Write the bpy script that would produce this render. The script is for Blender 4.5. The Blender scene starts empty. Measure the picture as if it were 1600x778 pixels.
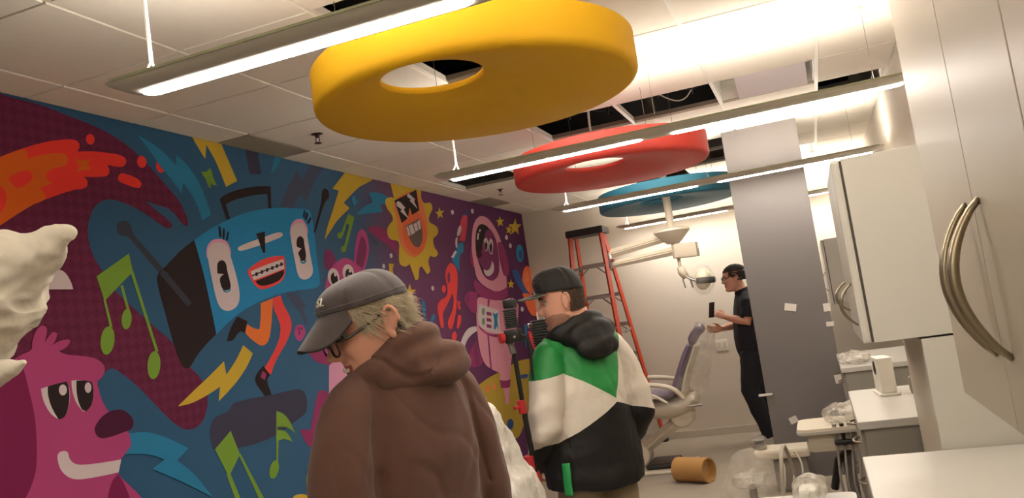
import bpy, bmesh, math, random
import numpy as np
from mathutils import Vector, Matrix, noise

random.seed(7)
SC = bpy.context.scene
COL = SC.collection

# ------------------------------------------------------------------ camera
CAM = Vector((0.0, 0.0, 1.435))
CR = Vector((0.93013095, 0.33689047, -0.14615482))     # image right in the room
CU = Vector((0.16823831, -0.03714683, 0.98504618))     # image up
CF = Vector((-0.32642348, 0.94081078, 0.0912293))      # looking direction
FPX = 1320.05
cd = bpy.data.cameras.new('camera')
cam = bpy.data.objects.new('camera', cd); COL.objects.link(cam)
m = Matrix((CR, CU, -CF)).transposed().to_4x4(); m.translation = CAM
cam.matrix_world = m
cd.sensor_width = 36.0; cd.sensor_fit = 'HORIZONTAL'; cd.lens = 36.0 * FPX / 1600.0
cd.clip_start = 0.05
SC.camera = cam

# ------------------------------------------------------------------ world, exposure
w = bpy.data.worlds.new('world'); SC.world = w; w.use_nodes = True
w.node_tree.nodes['Background'].inputs[0].default_value = (0.8, 0.75, 0.68, 1)
w.node_tree.nodes['Background'].inputs[1].default_value = 0.05
SC.view_settings.view_transform = 'Standard'
SC.view_settings.look = 'None'
SC.view_settings.gamma = 1.0
SC.view_settings.exposure = 0.57
LAMP_DOWN = 40.0        # radiance of the lenses under each linear fitting
LAMP_UP = 23.0          # radiance of the lenses on top, which light the ceiling
LAMP_TINT = (1.0, 0.92, 0.83)

# ------------------------------------------------------------------ helpers
def lin(c):
    return tuple((x / 12.92 if x <= 0.04045 else ((x + 0.055) / 1.055) ** 2.4) for x in (v / 255.0 for v in c))

MATS = {}
def mat(name, rgb, rough=0.6, metal=0.0, var=0.0, scale=8.0, bump=0.0, bscale=60.0, spec=0.5, sheen=0.0, trans=0.0, alpha=1.0, emit=None, estr=0.0, sss=0.0, stretch=(1, 1, 1), k=1.0, coat=0.0):
    if name in MATS: return MATS[name]
    mt = bpy.data.materials.new(name); mt.use_nodes = True
    nt = mt.node_tree; b = nt.nodes['Principled BSDF']
    c = tuple(min(1.0, x * g) for x, g in zip(lin(rgb), k if isinstance(k, tuple) else (k, k, k)))
    b.inputs['Base Color'].default_value = (*c, 1)
    b.inputs['Roughness'].default_value = rough
    b.inputs['Metallic'].default_value = metal
    b.inputs['Specular IOR Level'].default_value = spec
    b.inputs['Sheen Weight'].default_value = sheen
    b.inputs['Transmission Weight'].default_value = trans
    b.inputs['Alpha'].default_value = alpha
    b.inputs['Coat Weight'].default_value = coat
    if sss:
        b.inputs['Subsurface Weight'].default_value = sss
        b.inputs['Subsurface Radius'].default_value = (0.012, 0.005, 0.003)
        b.inputs['Subsurface Scale'].default_value = 0.5
    if emit:
        b.inputs['Emission Color'].default_value = (*emit, 1)
        b.inputs['Emission Strength'].default_value = estr
    if var or bump:
        tc = nt.nodes.new('ShaderNodeTexCoord'); mp = nt.nodes.new('ShaderNodeMapping')
        mp.inputs['Scale'].default_value = stretch
        nt.links.new(tc.outputs['Object'], mp.inputs['Vector'])
    if var:
        n = nt.nodes.new('ShaderNodeTexNoise'); n.inputs['Scale'].default_value = scale
        n.inputs['Detail'].default_value = 6
        nt.links.new(mp.outputs[0], n.inputs['Vector'])
        mx = nt.nodes.new('ShaderNodeMix'); mx.data_type = 'RGBA'
        mx.inputs[6].default_value = (*[x * (1 - var) for x in c], 1)
        mx.inputs[7].default_value = (*[min(1, x * (1 + var)) for x in c], 1)
        nt.links.new(n.outputs['Fac'], mx.inputs[0]); nt.links.new(mx.outputs[2], b.inputs['Base Color'])
    if bump:
        n2 = nt.nodes.new('ShaderNodeTexNoise'); n2.inputs['Scale'].default_value = bscale
        n2.inputs['Detail'].default_value = 4
        nt.links.new(mp.outputs[0], n2.inputs['Vector'])
        bp = nt.nodes.new('ShaderNodeBump'); bp.inputs['Strength'].default_value = bump; bp.inputs['Distance'].default_value = 0.01
        nt.links.new(n2.outputs['Fac'], bp.inputs['Height']); nt.links.new(bp.outputs[0], b.inputs['Normal'])
    MATS[name] = mt
    return mt

def ray(px, py):
    return CF + CR * ((px - 800) / FPX) + CU * ((389 - py) / FPX)
def on_plane(px, py, axis, val):          # where the sight line of a photo point meets a plane of the room
    d = ray(px, py); return CAM + d * ((val - CAM[axis]) / d[axis])
def at(px, py, depth):
    return CAM + ray(px, py) * depth

def link(o, parent=None):
    COL.objects.link(o)
    if parent is not None: o.parent = parent
    return o
def tag(o, label=None, cat=None, group=None, kind=None):
    if label: o['label'] = label
    if cat: o['category'] = cat
    if group: o['group'] = group
    if kind: o['kind'] = kind
    return o
def thing(name, label, cat, loc=(0, 0, 0), rz=0.0, group=None):
    o = bpy.data.objects.new(name, None); o.empty_display_size = 0.1
    o.location = loc; o.rotation_euler = (0, 0, rz)
    return tag(link(o), label, cat, group)
def obj(name, bm, m, parent=None, smooth=False, angle=None):
    me = bpy.data.meshes.new(name); bm.normal_update(); bm.to_mesh(me); bm.free()
    for x in (m if isinstance(m, (list, tuple)) else [m]): me.materials.append(x)
    if smooth or angle: me.polygons.foreach_set('use_smooth', [True] * len(me.polygons))
    if angle: me.set_sharp_from_angle(angle=math.radians(angle))
    o = bpy.data.objects.new(name, me)
    return link(o, parent)
def mesh_obj(name, me, m, parent=None, smooth=True):
    me.materials.clear()
    for x in (m if isinstance(m, (list, tuple)) else [m]): me.materials.append(x)
    if smooth: me.polygons.foreach_set('use_smooth', [True] * len(me.polygons))
    o = bpy.data.objects.new(name, me)
    return link(o, parent)
def copy_obj(o, parent, loc=None):
    c = o.copy(); link(c, parent)
    if loc is not None: c.location = loc
    return c

def box(bm, x0, x1, y0, y1, z0, z1, bev=0.0, M=None, mi=0):
    r = bmesh.ops.create_cube(bm, size=1.0)
    vs = r['verts']
    bmesh.ops.scale(bm, vec=(x1 - x0, y1 - y0, z1 - z0), verts=vs)
    bmesh.ops.translate(bm, vec=((x0 + x1) / 2, (y0 + y1) / 2, (z0 + z1) / 2), verts=vs)
    if bev:
        es = list({e for v in vs for e in v.link_edges})
        g = bmesh.ops.bevel(bm, geom=es, offset=bev, segments=2, affect='EDGES', profile=0.6)
        vs = list({v for f in g['faces'] for v in f.verts} | {v for v in vs if v.is_valid})
    if M is not None: bmesh.ops.transform(bm, matrix=M, verts=vs)
    if mi:
        for f in {f for v in vs for f in v.link_faces}: f.material_index = mi
    return vs
def bx(x0, x1, y0, y1, z0, z1, bev=0.0):
    bm = bmesh.new(); box(bm, x0, x1, y0, y1, z0, z1, bev); return bm
def frames(pts):
    out = []; prev = None
    for i, p in enumerate(pts):
        a = pts[max(i - 1, 0)]; b = pts[min(i + 1, len(pts) - 1)]
        t = (b - a).normalized() if (b - a).length > 1e-9 else Vector((0, 0, 1))
        if prev is None:
            u = t.cross(Vector((0, 0, 1)))
            if u.length < 0.15: u = t.cross(Vector((0, 1, 0)))
        else:
            u = prev - t * prev.dot(t)
        u.normalize(); prev = u
        out.append((t, u, t.cross(u)))
    return out
def tube(bm, pts, rad, n=8, flat=None, caps=True):
    """a swept tube; rad is one radius, one per point, or (across, along) pairs. flat: a fixed 'across' axis"""
    pts = [Vector(p) for p in pts]
    fr = frames(pts); rings = []
    for i, p in enumerate(pts):
        r = rad[i] if isinstance(rad, list) else rad
        ra, rb = r if isinstance(r, (list, tuple)) else (r, r)
        t, u, v = fr[i]
        if flat is not None:
            u = Vector(flat) - t * t.dot(Vector(flat)); u.normalize(); v = t.cross(u)
        rings.append([bm.verts.new(p + u * (ra * math.cos(a)) + v * (rb * math.sin(a))) for a in (2 * math.pi * k / n for k in range(n))])
    for i in range(len(rings) - 1):
        for k in range(n):
            bm.faces.new((rings[i][k], rings[i][(k + 1) % n], rings[i + 1][(k + 1) % n], rings[i + 1][k]))
    if caps:
        bm.faces.new(rings[0][::-1]); bm.faces.new(rings[-1])
    return rings
def rod(p, q, r, n=8):
    bm = bmesh.new(); tube(bm, [p, q], r, n); return bm
def path(pts, r, n=6):
    bm = bmesh.new(); tube(bm, pts, r, n); return bm
def smoothpath(pts, k=6):
    P = [Vector(p) for p in pts]; out = []
    for i in range(len(P) - 1):
        p0, p1, p2, p3 = P[max(i - 1, 0)], P[i], P[i + 1], P[min(i + 2, len(P) - 1)]
        for j in range(k):
            t = j / k
            out.append(0.5 * ((2 * p1) + (p2 - p0) * t + (2 * p0 - 5 * p1 + 4 * p2 - p3) * t * t + (3 * p1 - p0 - 3 * p2 + p3) * t ** 3))
    out.append(P[-1]); return out
def lathe(bm, prof, n=24, M=None, cap=True):
    rings = []
    for r, z in prof:
        rings.append([bm.verts.new((r * math.cos(2 * math.pi * k / n), r * math.sin(2 * math.pi * k / n), z)) for k in range(n)])
    for i in range(len(rings) - 1):
        for k in range(n):
            bm.faces.new((rings[i][k], rings[i][(k + 1) % n], rings[i + 1][(k + 1) % n], rings[i + 1][k]))
    if cap:
        bm.faces.new(rings[0][::-1]); bm.faces.new(rings[-1])
    if M is not None: bmesh.ops.transform(bm, matrix=M, verts=[v for r in rings for v in r])
    return rings
def ball(bm, c, r, M=None, u=16, v=10):
    g = bmesh.ops.create_uvsphere(bm, u_segments=u, v_segments=v, radius=1.0)
    r = r if isinstance(r, (list, tuple)) else (r, r, r)
    bmesh.ops.scale(bm, vec=r, verts=g['verts'])
    if M is not None: bmesh.ops.transform(bm, matrix=M, verts=g['verts'])
    bmesh.ops.translate(bm, vec=c, verts=g['verts'])
    return g['verts']
def extrude_poly(bm, pts, d):
    """a flat outline (3D points) given thickness by the vector d"""
    d = Vector(d)
    a = [bm.verts.new(Vector(p)) for p in pts]; b = [bm.verts.new(Vector(p) + d) for p in pts]
    bm.faces.new(a[::-1]); bm.faces.new(b)
    n = len(a)
    for i in range(n): bm.faces.new((a[i], a[(i + 1) % n], b[(i + 1) % n], b[i]))
def remesh(bm, voxel, smooth=4, factor=0.5):
    """one continuous surface out of overlapping closed volumes"""
    me = bpy.data.meshes.new('t'); bmesh.ops.recalc_face_normals(bm, faces=bm.faces); bm.to_mesh(me); bm.free()
    o = bpy.data.objects.new('t', me); COL.objects.link(o)
    r = o.modifiers.new('r', 'REMESH'); r.mode = 'VOXEL'; r.voxel_size = voxel; r.adaptivity = 0
    s = o.modifiers.new('s', 'SMOOTH'); s.factor = factor; s.iterations = smooth
    dg = bpy.context.evaluated_depsgraph_get()
    out = bpy.data.meshes.new_from_object(o.evaluated_get(dg))
    bpy.data.objects.remove(o); bpy.data.meshes.remove(me)
    return out
def displace(me, fn):
    """move every vertex along its normal by fn(position)"""
    n = len(me.vertices); co = np.empty(n * 3); me.vertices.foreach_get('co', co)
    no = np.empty(n * 3); me.vertices.foreach_get('normal', no)
    co = co.reshape(-1, 3); no = no.reshape(-1, 3)
    for i in range(n):
        co[i] += no[i] * fn(Vector(co[i]))
    me.vertices.foreach_set('co', co.ravel()); me.update()

# ------------------------------------------------------------------ materials of the room
M_TILE = mat('acoustic_tile', (234, 226, 212), 0.95, var=0.04, scale=40, bump=0.25, bscale=260, spec=0.1)
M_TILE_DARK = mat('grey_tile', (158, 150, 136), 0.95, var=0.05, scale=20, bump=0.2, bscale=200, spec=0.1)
M_GRID = mat('white_grid_metal', (226, 220, 208), 0.45, spec=0.4)
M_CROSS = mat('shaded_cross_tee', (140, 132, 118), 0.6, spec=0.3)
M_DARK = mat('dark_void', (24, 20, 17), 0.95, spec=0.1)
M_WALL = mat('warm_white_paint', (214, 206, 192), 0.75, var=0.02, scale=3, bump=0.04, bscale=120, spec=0.25)
M_WHITE = mat('white_laminate', (182, 178, 168), 0.34, var=0.012, scale=5, spec=0.5)
M_COUNTER = mat('white_worktop', (184, 180, 172), 0.3, spec=0.5)
M_GREYLAM = mat('grey_laminate', (136, 130, 121), 0.5, var=0.03, scale=4)
M_FLOOR = mat('dusty_concrete', (156, 146, 132), 0.85, var=0.16, scale=3.2, bump=0.15, bscale=30, spec=0.25)
M_PANEL = mat('blue_grey_paint', (116, 111, 108), 0.6, var=0.015, scale=3, bump=0.03, bscale=90, spec=0.3)
M_NICKEL = mat('brushed_nickel', (152, 140, 118), 0.34, metal=0.9, var=0.04, scale=30, stretch=(1, 1, 12))
M_ALU = mat('aluminium', (165, 160, 152), 0.38, metal=0.75, var=0.05, scale=25)
M_FIX = mat('fixture_grey', (190, 185, 172), 0.5, spec=0.4)
M_FIXEDGE = mat('fixture_edge', (150, 152, 122), 0.5)
M_BLACK = mat('black_plastic', (22, 20, 19), 0.45)
M_STEEL = mat('galvanised_steel', (110, 108, 104), 0.4, metal=0.8, var=0.1, scale=12)
M_WIRE = mat('steel_wire', (120, 114, 104), 0.4, metal=0.7)
M_CORD = mat('white_cord', (236, 230, 216), 0.5)
M_DOWN = mat('lens_down', (255, 250, 240), 0.5, emit=LAMP_TINT, estr=LAMP_DOWN)
M_UP = mat('lens_up', (255, 250, 240), 0.5, emit=LAMP_TINT, estr=LAMP_UP)

# ------------------------------------------------------------------ room shell
XL, XR, YB, YF, ZC = -3.01, 0.66, 9.18, -2.2, 2.71
def struct(name, bm, m, parent=None, smooth=False):
    return tag(obj(name, bm, m, parent, smooth), kind='structure')
struct('floor', bx(XL - .15, XR + .15, YF - .15, YB + .15, -0.15, 0), M_FLOOR)
struct('wall_left', bx(XL - .12, XL, YF - .15, YB + .15, 0, ZC + .7), M_WALL)
struct('wall_right', bx(XR, XR + .12, YF - .15, YB + .15, 0, ZC + .7), M_WALL)
struct('wall_back', bx(XL, XR, YB, YB + .12, 0, ZC + .7), M_WALL)
struct('wall_front', bx(XL, XR, YF - .12, YF, 0, ZC + .7), M_WALL)
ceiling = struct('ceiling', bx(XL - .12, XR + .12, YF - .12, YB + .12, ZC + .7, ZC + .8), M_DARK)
# base trim along the back wall
struct('baseboard_back', bx(XL, -0.5, YB - .012, YB, 0, 0.075, .003), mat('base_paint', (192, 184, 168), 0.6))
# the grey dividing wall between two treatment bays
struct('wall_divider', bx(-.49, .07, 6.78, 6.92, 0, ZC, .004), M_PANEL)

# suspended ceiling: grid bars, then every tile on its own
GX = [XL, -2.775, -2.175, -1.575, -0.98, -0.38, 0.226, XR]
GY = [2.667 + .615 * k for k in range(-8, 11)]
GY = [YF] + [y for y in GY if YF + .05 < y < YB - .05] + [YB]
T = 0.012
for x in GX[1:-1]:
    o = obj('grid_bar', bx(x - T, x + T, YF, YB, ZC - .003, ZC + .03), M_GRID, ceiling)
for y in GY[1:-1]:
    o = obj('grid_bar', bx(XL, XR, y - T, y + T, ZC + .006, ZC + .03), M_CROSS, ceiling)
for x in (XL + .009, XR - .009):
    obj('grid_bar', bx(x - .009, x + .009, YF, YB, ZC - .003, ZC + .02), M_GRID, ceiling)
for y in (YB - .009,):
    obj('grid_bar', bx(XL, XR, y - .009, y + .009, ZC - .003, ZC + .02), M_GRID, ceiling)
def row(k): return 2.667 + .615 * k
OPEN = [(-1.275, 0), (-1.275, 1), (-1.275, 4), (-.68, 4), (-.08, 4), (.4, 5), (-2.45, 6), (-.68, 8), (-.08, 9), (-1.275, 9), (-1.275, 8), (-.68, 7)]
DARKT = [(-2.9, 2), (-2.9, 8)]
def hit_tile(lst, x0, x1, y0, y1):
    return any(x0 < a < x1 and y0 < row(k) + .3 < y1 for a, k in lst)
for i in range(len(GX) - 1):
    proto = {}
    for j in range(len(GY) - 1):
        x0, x1, y0, y1 = GX[i], GX[i + 1], GY[j], GY[j + 1]
        if hit_tile(OPEN, x0, x1, y0, y1): continue
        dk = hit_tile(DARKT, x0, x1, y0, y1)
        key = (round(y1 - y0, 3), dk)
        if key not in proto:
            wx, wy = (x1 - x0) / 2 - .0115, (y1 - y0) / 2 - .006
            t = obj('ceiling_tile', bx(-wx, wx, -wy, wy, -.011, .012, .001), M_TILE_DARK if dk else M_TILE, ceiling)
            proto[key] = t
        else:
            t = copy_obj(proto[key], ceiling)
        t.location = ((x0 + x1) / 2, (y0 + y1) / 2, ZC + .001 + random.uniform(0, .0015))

# ------------------------------------------------------------------ linear light fittings
def lens_bm(x0, x1, w, z, n=5, up=False):
    """a shallow lens strip with rounded ends, w half width"""
    bm = bmesh.new(); pts = []
    for k in range(n + 1):
        a = math.pi / 2 + math.pi * k / n; pts.append((x0 + w + w * math.cos(a), w * math.sin(a), z))
    for k in range(n + 1):
        a = -math.pi / 2 + math.pi * k / n; pts.append((x1 - w + w * math.cos(a), w * math.sin(a), z))
    extrude_poly(bm, pts, (0, 0, .004))
    return bm
FX0, FX1, FZ = -1.855, 0.62, 2.285
def light_fitting(y, label, group):
    t = thing('linear_light', label, 'light', ((FX0 + FX1) / 2, y, FZ), 0, group)
    L = (FX1 - FX0) / 2
    sec = [(-.082, .036), (-.082, .03), (-.077, .021), (-.062, .010), (-.044, .004), (-.032, .002), (.032, .002), (.044, .004), (.062, .010), (.077, .021), (.082, .03), (.082, .036)]
    bm = bmesh.new(); rings = []
    for x, s, lift in ((-L, .9, .026), (-L + .02, .97, .018), (-L + .06, 1, .006), (-L + .11, 1, 0), (L - .11, 1, 0), (L - .06, 1, .006), (L - .02, .97, .018), (L, .9, .026)):
        rings.append([bm.verts.new((x, yy * s, max(zz, min(.036, lift + zz * (1 - lift / .036))))) for yy, zz in sec])
    for a, b in zip(rings[:-1], rings[1:]):
        for k in range(len(sec) - 1): bm.faces.new((a[k], b[k], b[k + 1], a[k + 1]))
        bm.faces.new((a[-1], b[-1], b[0], a[0]))
    bm.faces.new(rings[0]); bm.faces.new(rings[-1][::-1])
    bmesh.ops.recalc_face_normals(bm, faces=bm.faces)
    obj('housing', bm, M_FIX, t, angle=40)
    for s in (-1, 1):
        obj('edge_strip', bx(-L + .03, L - .03, s * .083 - .0025, s * .083 + .0025, .031, .039), M_FIXEDGE, t)
    for a, b in ((-L + .08, -.085), (.065, L - .08)):
        obj('lower_lens', lens_bm(a, b, .029, -.001), M_DOWN, t)
        obj('upper_lens', lens_bm(a, b, .05, .0365), M_UP, t)
    H = ZC - FZ
    for x in (-L + .115, -.0, L - .2):
        c = obj('hanger', path([(x, 0, .09), (x, 0, H)], .0065 if x < -.5 else .0012), M_CORD if x < -.5 else M_WIRE, t)
        bm = bmesh.new()
        r = .0035 if x < -.5 else .001
        tube(bm, [(x, 0, .095), (x - .006, -.012, .07), (x - .02, -.03, .037)], r, 6)
        tube(bm, [(x, 0, .095), (x + .002, .012, .07), (x + .006, .03, .037)], r, 6)
        obj('hanger_yoke', bm, M_CORD if x < -.5 else M_WIRE, c)
        bm = bmesh.new(); lathe(bm, [(.03, H), (.03, H - .008), (.012, H - .014), (.012, H - .035), (.004, H - .036)], 16, Matrix.Translation((x, 0, 0)))
        obj('canopy', bm, M_GRID, t, angle=40)
    return t
for y, lab in ((2.0, 'nearest white hanging linear light, crossing in front of the yellow ring'),
               (4.29, 'second hanging linear light, passing below the red ring'),
               (6.50, 'third hanging linear light, passing below the blue ring'),
               (8.83, 'farthest hanging linear light, close to the back wall behind the pole')):
    light_fitting(y, lab, 'linear lights hung across the room')
light_fitting(-.4, 'hanging linear light behind the photographer', 'linear lights hung across the room')

# ------------------------------------------------------------------ ceiling rings
def ring_cloud(y, m, label, edge):
    R, r, th, z0 = .614, .172, .155, 2.3
    t = thing('ceiling_ring', label, 'ceiling ring', (-1.076, y - .008, z0), 0, 'round acoustic rings hung from the ceiling')
    n = 96; off = Vector((-.006, -.40)); e = .028; th2 = .028; wl = .022
    prof = []                                        # outer wall up, its inside down, then the lower sheet in to the hole
    for a in (0, 22, 45, 67, 90): prof.append(('o', R - e + e * math.sin(math.radians(a)), e - e * math.cos(math.radians(a))))
    prof += [('o', R, th - .006), ('o', R - .004, th - .001), ('o', R - wl + .004, th), ('o', R - wl, th - .006), ('o', R - wl, th2)]
    prof += [('i', r + .012, th2), ('i', r + .004, th2 - .003), ('i', r, th2 - .01), ('i', r, .012), ('i', r + .004, .004), ('i', r + .012, 0)]
    bm = bmesh.new(); rings = []
    for w_, rr, z in prof:
        rings.append([bm.verts.new((rr * math.cos(2 * math.pi * k / n) + (off.x if w_ == 'i' else 0), rr * math.sin(2 * math.pi * k / n) + (off.y if w_ == 'i' else 0), z)) for k in range(n)])
    for i in range(len(rings)):
        a, b = rings[i], rings[(i + 1) % len(rings)]
        for k in range(n): bm.faces.new((a[k], a[(k + 1) % n], b[(k + 1) % n], b[k]))
    bmesh.ops.recalc_face_normals(bm, faces=bm.faces)
    obj('ring_panel', bm, m, t, angle=30)
    for k in range(4):
        a = math.radians(40 + 90 * k)
        obj('cable', rod((.5 * math.cos(a), .5 * math.sin(a), .026), (.5 * math.cos(a), .5 * math.sin(a), ZC - z0 + .1), .0013, 5), M_WIRE, t)
    return t
ring_cloud(2.976, mat('yellow_felt', (228, 174, 0), 0.75, var=0.02, scale=20, bump=.05, bscale=300), 'large yellow ring with an off-centre hole hanging nearest the camera', 0)
ring_cloud(5.226, mat('red_felt', (205, 62, 52), 0.55, var=0.02, scale=20, bump=.05, bscale=300), 'red ring with an off-centre hole hanging behind the yellow ring', 0)
ring_cloud(7.476, mat('blue_felt', (38, 112, 138), 0.55, var=0.02, scale=20, bump=.05, bscale=300), 'blue ring hanging at the back, pierced by the dental light pole', 0)

# sprinkler heads
for i, (px, py, lab) in enumerate(((495, 207, 'small brass sprinkler head in the ceiling left of the yellow ring'), (781, 294, 'small sprinkler head in the ceiling left of the red ring'))):
    p = on_plane(px, py, 2, ZC)
    t = thing('sprinkler', lab, 'sprinkler', p, 0, 'ceiling sprinklers')
    bm = bmesh.new(); lathe(bm, [(.04, 0), (.042, -.004), (.03, -.012), (.014, -.016), (.012, -.03), (.006, -.032)], 20)
    obj('escutcheon', bm, mat('bronze', (70, 52, 38), .35, metal=.8), t, angle=40)
    bm = bmesh.new()
    for s in (-1, 1): tube(bm, [(s * .008, 0, -.03), (s * .014, 0, -.045), (s * .004, 0, -.06)], .0025, 6)
    obj('frame_arm', bm, MATS['bronze'], t)
    bm = bmesh.new(); lathe(bm, [(.004, -.058), (.022, -.062), (.022, -.065), (.004, -.066)], 16)
    obj('deflector', bm, MATS['bronze'], t, angle=40)

# what shows above the missing tiles: ducts, pipes, loose cables, an opened troffer
t = thing('duct', 'silver round air duct above the missing ceiling tiles', 'duct')
bm = bmesh.new(); tube(bm, [(-2.9, 5.62, 3.25), (.6, 5.66, 3.25)], .11, 20)
for k in range(14): tube(bm, [(-2.8 + .25 * k, 5.64, 3.25), (-2.79 + .25 * k, 5.64, 3.25)], .114, 20)
obj('duct_tube', bm, M_STEEL, t, angle=40)
t = thing('duct', 'silver rectangular duct above the hole of the yellow ring', 'duct')
obj('duct_box', bx(-1.95, -1.5, 2.7, 4.6, 3.1, 3.32, .004), M_STEEL, t)
t = thing('flexible_duct', 'ribbed flexible duct hanging in the opening above the red ring', 'duct')
bm = bmesh.new(); P = smoothpath([(-1.1, 5.2, 3.2), (-1.05, 5.3, 3.0), (-.95, 5.4, 2.9), (-.75, 5.45, 2.98)], 10)
tube(bm, P, [.05 + .006 * (k % 2) for k in range(len(P))], 14)
obj('ribbed_hose', bm, M_STEEL, t)
for i, (x, y) in enumerate(((-1.4, 5.3), (-1.2, 5.42), (-1.15, 5.62), (-.7, 5.6), (-.6, 5.4), (-1.2, 3.5), (-.5, 5.3), (-1.1, 8.4))):
    pts = smoothpath([(x - .25, y - .1, 3.06), (x - .05, y + .06 * math.sin(i), 2.82 + .02 * (i % 3)), (x + .12, y + .05, 2.78), (x + .3, y - .08, 3.05)], 6)
    tag(obj('ceiling_cable', path(pts, .004 if i % 2 else .006, 6), M_BLACK if i % 3 else M_CORD), ['loose cable in the left open ceiling bay above the red ring', 'loose cable in the open ceiling bay right of the hanging white cable', 'loose cable sagging beside the hanging white cable above the red ring', 'loose cable looping near the flexible duct in the open ceiling', 'loose cable in the right open bay over the red ring', 'loose cable seen through the hole of the yellow ring', 'loose cable at the right end of the black opening', 'loose cable in the open bay above the blue ring'][i], 'cable', 'loose cables above the open ceiling')
for i, (x, y) in enumerate(((-1.32, 5.35), (-1.08, 5.45), (-.86, 5.22), (-.72, 5.3), (-.52, 5.42), (-1.2, 3.6), (-1.38, 3.42))):
    tag(obj('hanger_wire', rod((x, y, 2.73), (x + .05, y + .04, ZC + .69), .002, 5), M_WIRE), ('thin steel hanger wire seen through the hole of the yellow ring' if i > 4 else 'thin steel hanger wire in the long black opening above the red ring'), 'wire', 'steel hanger wires in the open ceiling')
tag(obj('dangling_cable', path(smoothpath([(-1.17, 5.48, 3.3), (-1.19, 5.47, 3.0), (-1.22, 5.46, 2.75), (-1.22, 5.45, 2.46)], 6), .008, 8), M_CORD), 'white cable hanging down out of the open ceiling to the red ring', 'cable')
def troffer(x0, x1, y0, y1, label):
    t = thing('recessed_troffer', label, 'light', ((x0 + x1) / 2, (y0 + y1) / 2, ZC), 0)
    a, b = (x1 - x0) / 2 - .014, (y1 - y0) / 2 - .014
    bm = bmesh.new()
    box(bm, -a, a, -b, b, .13, .135); box(bm, -a, -a + .004, -b, b, .004, .13); box(bm, a - .004, a, -b, b, .004, .13); box(bm, -a, a, b - .004, b, .004, .13); box(bm, -a, a, -b, -b + .004, .004, .13)
    obj('troffer_tray', bm, mat('white_enamel', (240, 236, 226), .3), t)
    M = Matrix.Translation((.01, .05, .04)) @ Matrix.Rotation(math.radians(-24), 4, 'X')
    bm = bmesh.new(); box(bm, -a + .1, a - .05, -.13, .17, 0, .012, .003, M)
    obj('reflector_panel', bm, mat('lilac_white', (236, 230, 236), .35), t)
    for x in (-.12, .13):
        bm = bmesh.new(); lathe(bm, [(.001, .128), (.05, .128), (.05, .122), (.001, .122)], 20, Matrix.Translation((x, -.12, 0)) @ Matrix.Scale(1.9, 4, (1, 0, 0)))
        obj('knockout', bm, mat('grey_metal', (120, 112, 104), .5), t)
    return t
troffer(-.38, .226, row(4), row(5), 'open white recessed troffer with a tilted reflector beside the black opening')
troffer(-.38, .226, row(9), row(10), 'white recessed troffer over the far end behind the grey divider')

# ------------------------------------------------------------------ printed mural on the left wall (flat print)
KM = (1.5, 1.55, 2.05)
def mp(name, rgb, **k): return mat('print_' + name, rgb, 0.7, spec=0.12, k=KM, **k)
PB = {
 'maroon': mp('maroon', (80, 27, 44)), 'red': mp('red', (186, 44, 32)), 'orange': mp('orange', (172, 74, 18)), 'teal': mp('teal', (34, 98, 116)),
 'yellow': mp('yellow', (160, 132, 38)), 'green': mp('green', (94, 122, 38)), 'char': mp('charcoal', (50, 48, 56)), 'black': mp('black', (33, 24, 21)),
 'sky': mp('sky', (32, 104, 130)), 'cream': mp('cream', (165, 150, 135)), 'rose': mp('rose', (170, 112, 112)), 'stick': mp('stick', (46, 48, 50)),
 'legorange': mp('leg_orange', (182, 92, 38)), 'legred': mp('leg_red', (182, 56, 48)), 'pink': mp('pink', (138, 52, 82)), 'dpink': mp('dark_pink', (98, 24, 52)),
 'wine': mp('wine', (58, 18, 34)), 'magenta': mp('magenta', (116, 42, 70)), 'hot': mp('hot_pink', (142, 56, 90)), 'mauve': mp('mauve', (170, 118, 126)), 'amber': mp('amber', (178, 98, 52)),
 'amber2': mp('amber_deep', (178, 82, 44)), 'dblue': mp('deep_blue', (42, 62, 92)), 'plum': mp('plum', (98, 40, 66)), 'rock': mp('rocket_red', (160, 50, 58)), 'sage': mp('sage', (96, 112, 76)),
 'olive': mp('olive', (138, 114, 38)), 'slate': mp('slate', (58, 62, 72)), 'blot': mp('blot', (84, 70, 60)), 'ltpink': mp('light_pink', (176, 122, 132)),
}
def mural_background():
    mt = bpy.data.materials.new('print_background'); mt.use_nodes = True
    nt = mt.node_tree; b = nt.nodes['Principled BSDF']
    b.inputs['Roughness'].default_value = .7; b.inputs['Specular IOR Level'].default_value = .12
    tc = nt.nodes.new('ShaderNodeTexCoord'); sp = nt.nodes.new('ShaderNodeSeparateXYZ')
    nt.links.new(tc.outputs['Object'], sp.inputs[0])
    cr = nt.nodes.new('ShaderNodeValToRGB')
    mr = nt.nodes.new('ShaderNodeMapRange'); mr.inputs[1].default_value = 1.5; mr.inputs[2].default_value = 9.2
    nt.links.new(sp.outputs['Y'], mr.inputs[0]); nt.links.new(mr.outputs[0], cr.inputs[0])
    el = cr.color_ramp.elements
    def cc(c): return (*[x * g for x, g in zip(lin(c), (KM[0] * .84, KM[1], KM[2] * .95))], 1)
    el[0].position = 0; el[0].color = cc((36, 62, 80)); el[1].position = 1; el[1].color = cc((70, 32, 54))
    for p, c in ((.30, (44, 72, 90)), (.40, (50, 76, 94)), (.50, (52, 74, 90)), (.56, (88, 58, 74)), (.62, (94, 48, 70)), (.8, (80, 36, 60))):
        e = el.new(p); e.color = cc(c)
    nt.links.new(cr.outputs[0], b.inputs['Base Color'])
    return mt
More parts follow.
